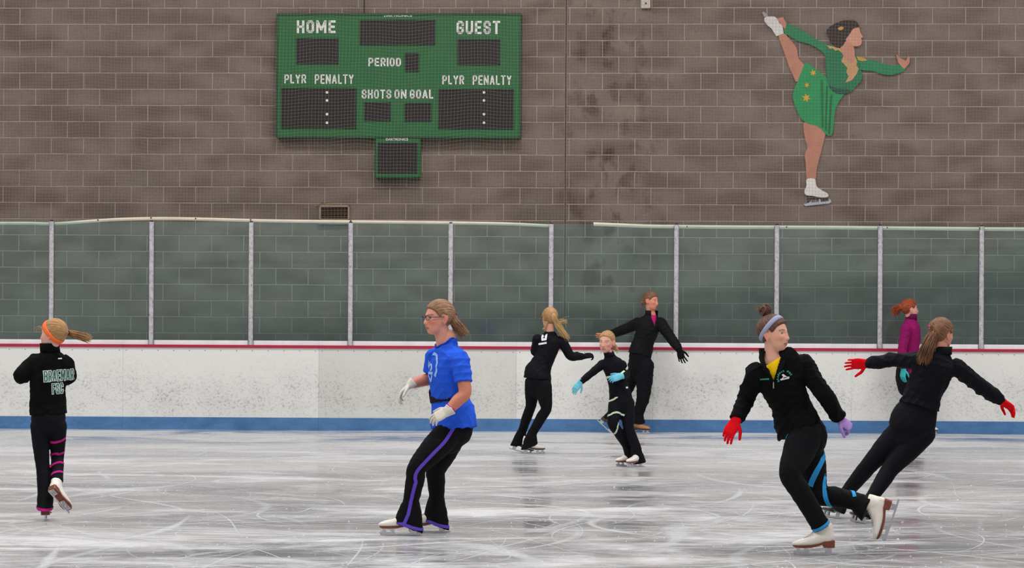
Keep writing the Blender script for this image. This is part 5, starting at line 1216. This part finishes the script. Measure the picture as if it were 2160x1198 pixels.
s.arm(s.body, shr, elr, wrr, (.043, .039, .035, .027)); s.arm(s.body, shl, ell, wrl, (.043, .039, .035, .027)); s.finish_body(None, .0042); s.eyes((.10, .10, .08))
m = MB(); m.add(*loft(s.rings(TS, PY, CY), 28, False, False)); s.arm(m, shr, elr, wrr, (.070, .061, .052, .045), None, False); s.arm(m, shl, ell, wrl, (.070, .060, .052, .045), None, False)
jk = s.cloth_piece('jacket', FLEECE, m, .0052, 4, .020, .065)
def vcut(c, n, A=(1608, 744), B=(1651, 741), Cc=(1631.5, 803)):
    x, y = px_of(s, c)
    if n.y > .3 and y > 756: return False
    sgn = lambda p, q: (x - q[0]) * (p[1] - q[1]) - (p[0] - q[0]) * (y - q[1])
    a, b, d = sgn(A, B), sgn(B, Cc), sgn(Cc, A); return (a < 0) == (b < 0) == (d < 0)
shrink_cut(jk, vcut)
m = MB(); m.add(*loft(s.rings([(1657, 830, .07, .120, .096), (1646, 803, .04, .134, .101), (1640, 782, .02, .140, .090), (1635, 768, .01, .108, .076), (1631, 761, .01, .070, .062)], -20, CY), 26, False, False)); s.cloth_piece('shirt', YELLOW, m, .005, 3, .003, .04)
bvj = bvh_of(jk.data)
def onj(px, py, off=.004):
    o_ = CAMP - s.root; d = (s.p(px, py) - o_).normalized(); h = bvj.ray_cast(o_, d)
    if h[0] is None or h[0].y > .3: h = bvj.find_nearest(s.p(px, py, -.10))
    return h[0] - V3(0, off, 0)
zm = MB()
for pts in ([(1609.5, 757), (1614, 766), (1621, 783), (1627, 796), (1631.5, 806)], [(1650.5, 757), (1646.5, 768), (1640, 784), (1635, 797), (1631.5, 806)]):
    A = catmull([list(onj(*q)) for q in pts], 3); zm.add(*limb([Vector(a) for a in A], [.0045] * len(A), 8, 1))
zp = zm.build('zip_edge', FLEECE, jk, True)
m = MB(); c = onj(1631.5, 808, .008); m.add(*limb([c + Z * .012, c + V3(.0, 0, -.006), c + V3(0, 0, -.030)], [.004, .0062, .0055], 10, 3, None, .6)); m.build('zip_pull', SILVER, jk, True)
f = yaw_fwd(CY); side = Z.cross(f)
s.collar('collar', FLEECE, s.p(1630, 758, .01), s.p(1625, 735, .02), side, f, .080, .072, 96, jk, .009, 36, .0)
for pts in ([(1612, 741, -.02), (1606, 752, -.05), (1612, 772, -.115), (1622, 788, -.13)], [(1646, 741, -.03), (1652, 752, -.06), (1650, 770, -.10), (1640, 788, -.125)]):
    A = [s.p(*q) for q in pts]; m = MB(); m.add(*limb(A, [.010, .016, .013, .004], 12, 5, side, .45)); me = mesh('lapel', m.V, m.F, True); link('lapel', me, jk, FLEECE)
ex = side; W_ = lambda x, y: s.p(x, y)
skp = [(-.026, -.020), (.026, -.008), (.028, .004), (.012, .004), (.002, .012), (-.010, .020), (-.020, .014), (-.010, .004), (-.016, -.006), (-.028, -.012)]
s.decal('emblem', WHITEP, jk, jk, skp, [tuple(range(len(skp)))], W_(1658, 795), ex, Z)
s.decal('emblem', FLEECE, jk, jk, [(-.010, -.008), (.014, -.002), (.012, .001), (-.008, -.002)], [(0, 1, 2, 3)], W_(1658, 795), ex, Z, .006)
for i, ch in enumerate('BRAEMAR FSC'):
    if ch == ' ': continue
    a = math.radians(205 - 17.5 * i); R_ = .043; c, sn = math.cos(a), math.sin(a); V, F = text_geo(ch, -.005, .005, -.006, .006, .03); rot = a - math.pi / 2
    V = [(R_ * c + v[0] * math.cos(rot) - v[1] * math.sin(rot), R_ * sn - .008 + v[0] * math.sin(rot) + v[1] * math.cos(rot)) for v in V]
    s.decal('lettering', TEALP, jk, jk, V, F, W_(1658, 794), ex, Z, .003, False)
for i in range(7):
    x = -.024 + i * .008; s.decal('name_stitching', TEALP, jk, jk, [(x - .003, -.005 + .0006 * i), (x + .003, -.005 + .0006 * i), (x + .003, .004 + .0006 * i), (x - .003, .004 + .0006 * i)], [(0, 1, 2, 3)], W_(1614, 800), ex, Z, .003, False)
m = MB(); PS = [(1682, 884, .12, .105, .09), (1694, 902, .12, .128, .116), (1699, 920, .13, .140, .132), (1698, 940, .13, .12, .115), (1692, 955, .13, .085, .085)]
m.add(*loft(s.rings(PS, -55, -62), 24)); s.leg(m, hl, kl, el_, (.108, .096, .068, .064, .056)); s.leg(m, hr, kr, er_, (.104, .090, .064, .063, .052))
a_, b_ = kr.lerp(er_, .72), er_ + (er_ - kr).normalized() * .015
s.flare(m, a_, b_ + V3(-.01, 0, -.02), V3(-.1, 0, -1), .050, .082, .062, .010)
lg = s.cloth_piece('leggings', BLACKK, m, .0052, 4, .006, .06)
s.ribbon('stripe', LBLUE, lg, [hr, kr], [(.36, 85), (.48, 45), (.66, 5), (.86, -38)], .034, lg)
s.ribbon('stripe', LBLUE, lg, [kr, er_], [(.05, -95), (.11, -45), (.18, 5), (.27, 55), (.32, 95)], .028, lg)
s.ribbon('stripe', LBLUE, lg, [kr, er_], [(.62, -105), (.68, -80), (.76, -30)], .022, lg)
s.ribbon('stripe', LBLUE, lg, [hl, kl], [(.10, -88), (.18, -80), (.26, -90)], .024, lg)
s.ribbon('cuff_band', LBLUE, lg, [kl, el_], [(.955, -178), (.955, 178)], .020, lg)
s.hand('glove', REDK, wrr, V3(-.50, -.15, -.85), V3(.25, .85, -.35), False, 1.0, .4, .18); s.hand('glove', LILAC, wrl, V3(.72, .1, -.55), V3(-.45, .65, -.6), True, 1.0, 1.3, .1)
hr_ = s.hair(H_BROWN, (0, -.6, .8), .010); s.band('headband', GREYB, (0, -.76, .65), .030, .030, .0150)
bc = s.hw((.012, -.062, .138)); bm_ = MB(); hu = []; rnd = random.Random(4)
V, F = ellipsoid(bc, (V3(.027, 0, 0), V3(0, .027, 0), V3(0, 0, .025)), 16, 12); bm_.add(V, F); hu += [.4 * (j % 16) for j in range(len(V))]
for i in range(110):
    n_ = Vector((rnd.gauss(0, 1), rnd.gauss(0, 1), rnd.gauss(0, 1))).normalized(); x = n_.orthogonal().normalized(); y = n_.cross(x); R0 = rnd.uniform(.025, .037); a0 = rnd.uniform(0, 6.28); L = rnd.uniform(1.2, 3.4)
    pts = [bc + (x * math.cos(a0 + L * j / 7) + y * math.sin(a0 + L * j / 7)) * R0 * (1 + .06 * math.sin(j + i)) for j in range(8)]
    V, F = limb(pts, [.0016 + .0032 * math.sin(math.pi * (j + .5) / 8) for j in range(8)], 6, 1); bm_.add(V, F); hu += [i * .41] * len(V)
me = mesh('hair_bun', bm_.V, bm_.F, True); set_float(me, 'hu', hu); set_float(me, 'hv', np.linspace(0, 30, len(hu))); link('hair_bun', me, hr_, H_BROWN)
s.strands('loose_hair', H_LBROWN, [bc, bc + V3(-.04, 0, .01), bc + V3(-.065, 0, .008)], 14, .012, .02, .0012, None, .02, 0, 21)
er = MB(); er.add(*ellipsoid(s.hw((-.078, -.004, -.040)), (s.hx * .004, s.hf * .004, s.hu * .004), 8, 6)); er.build('earring', SILVER, s.obj, True)
put_skates(s)
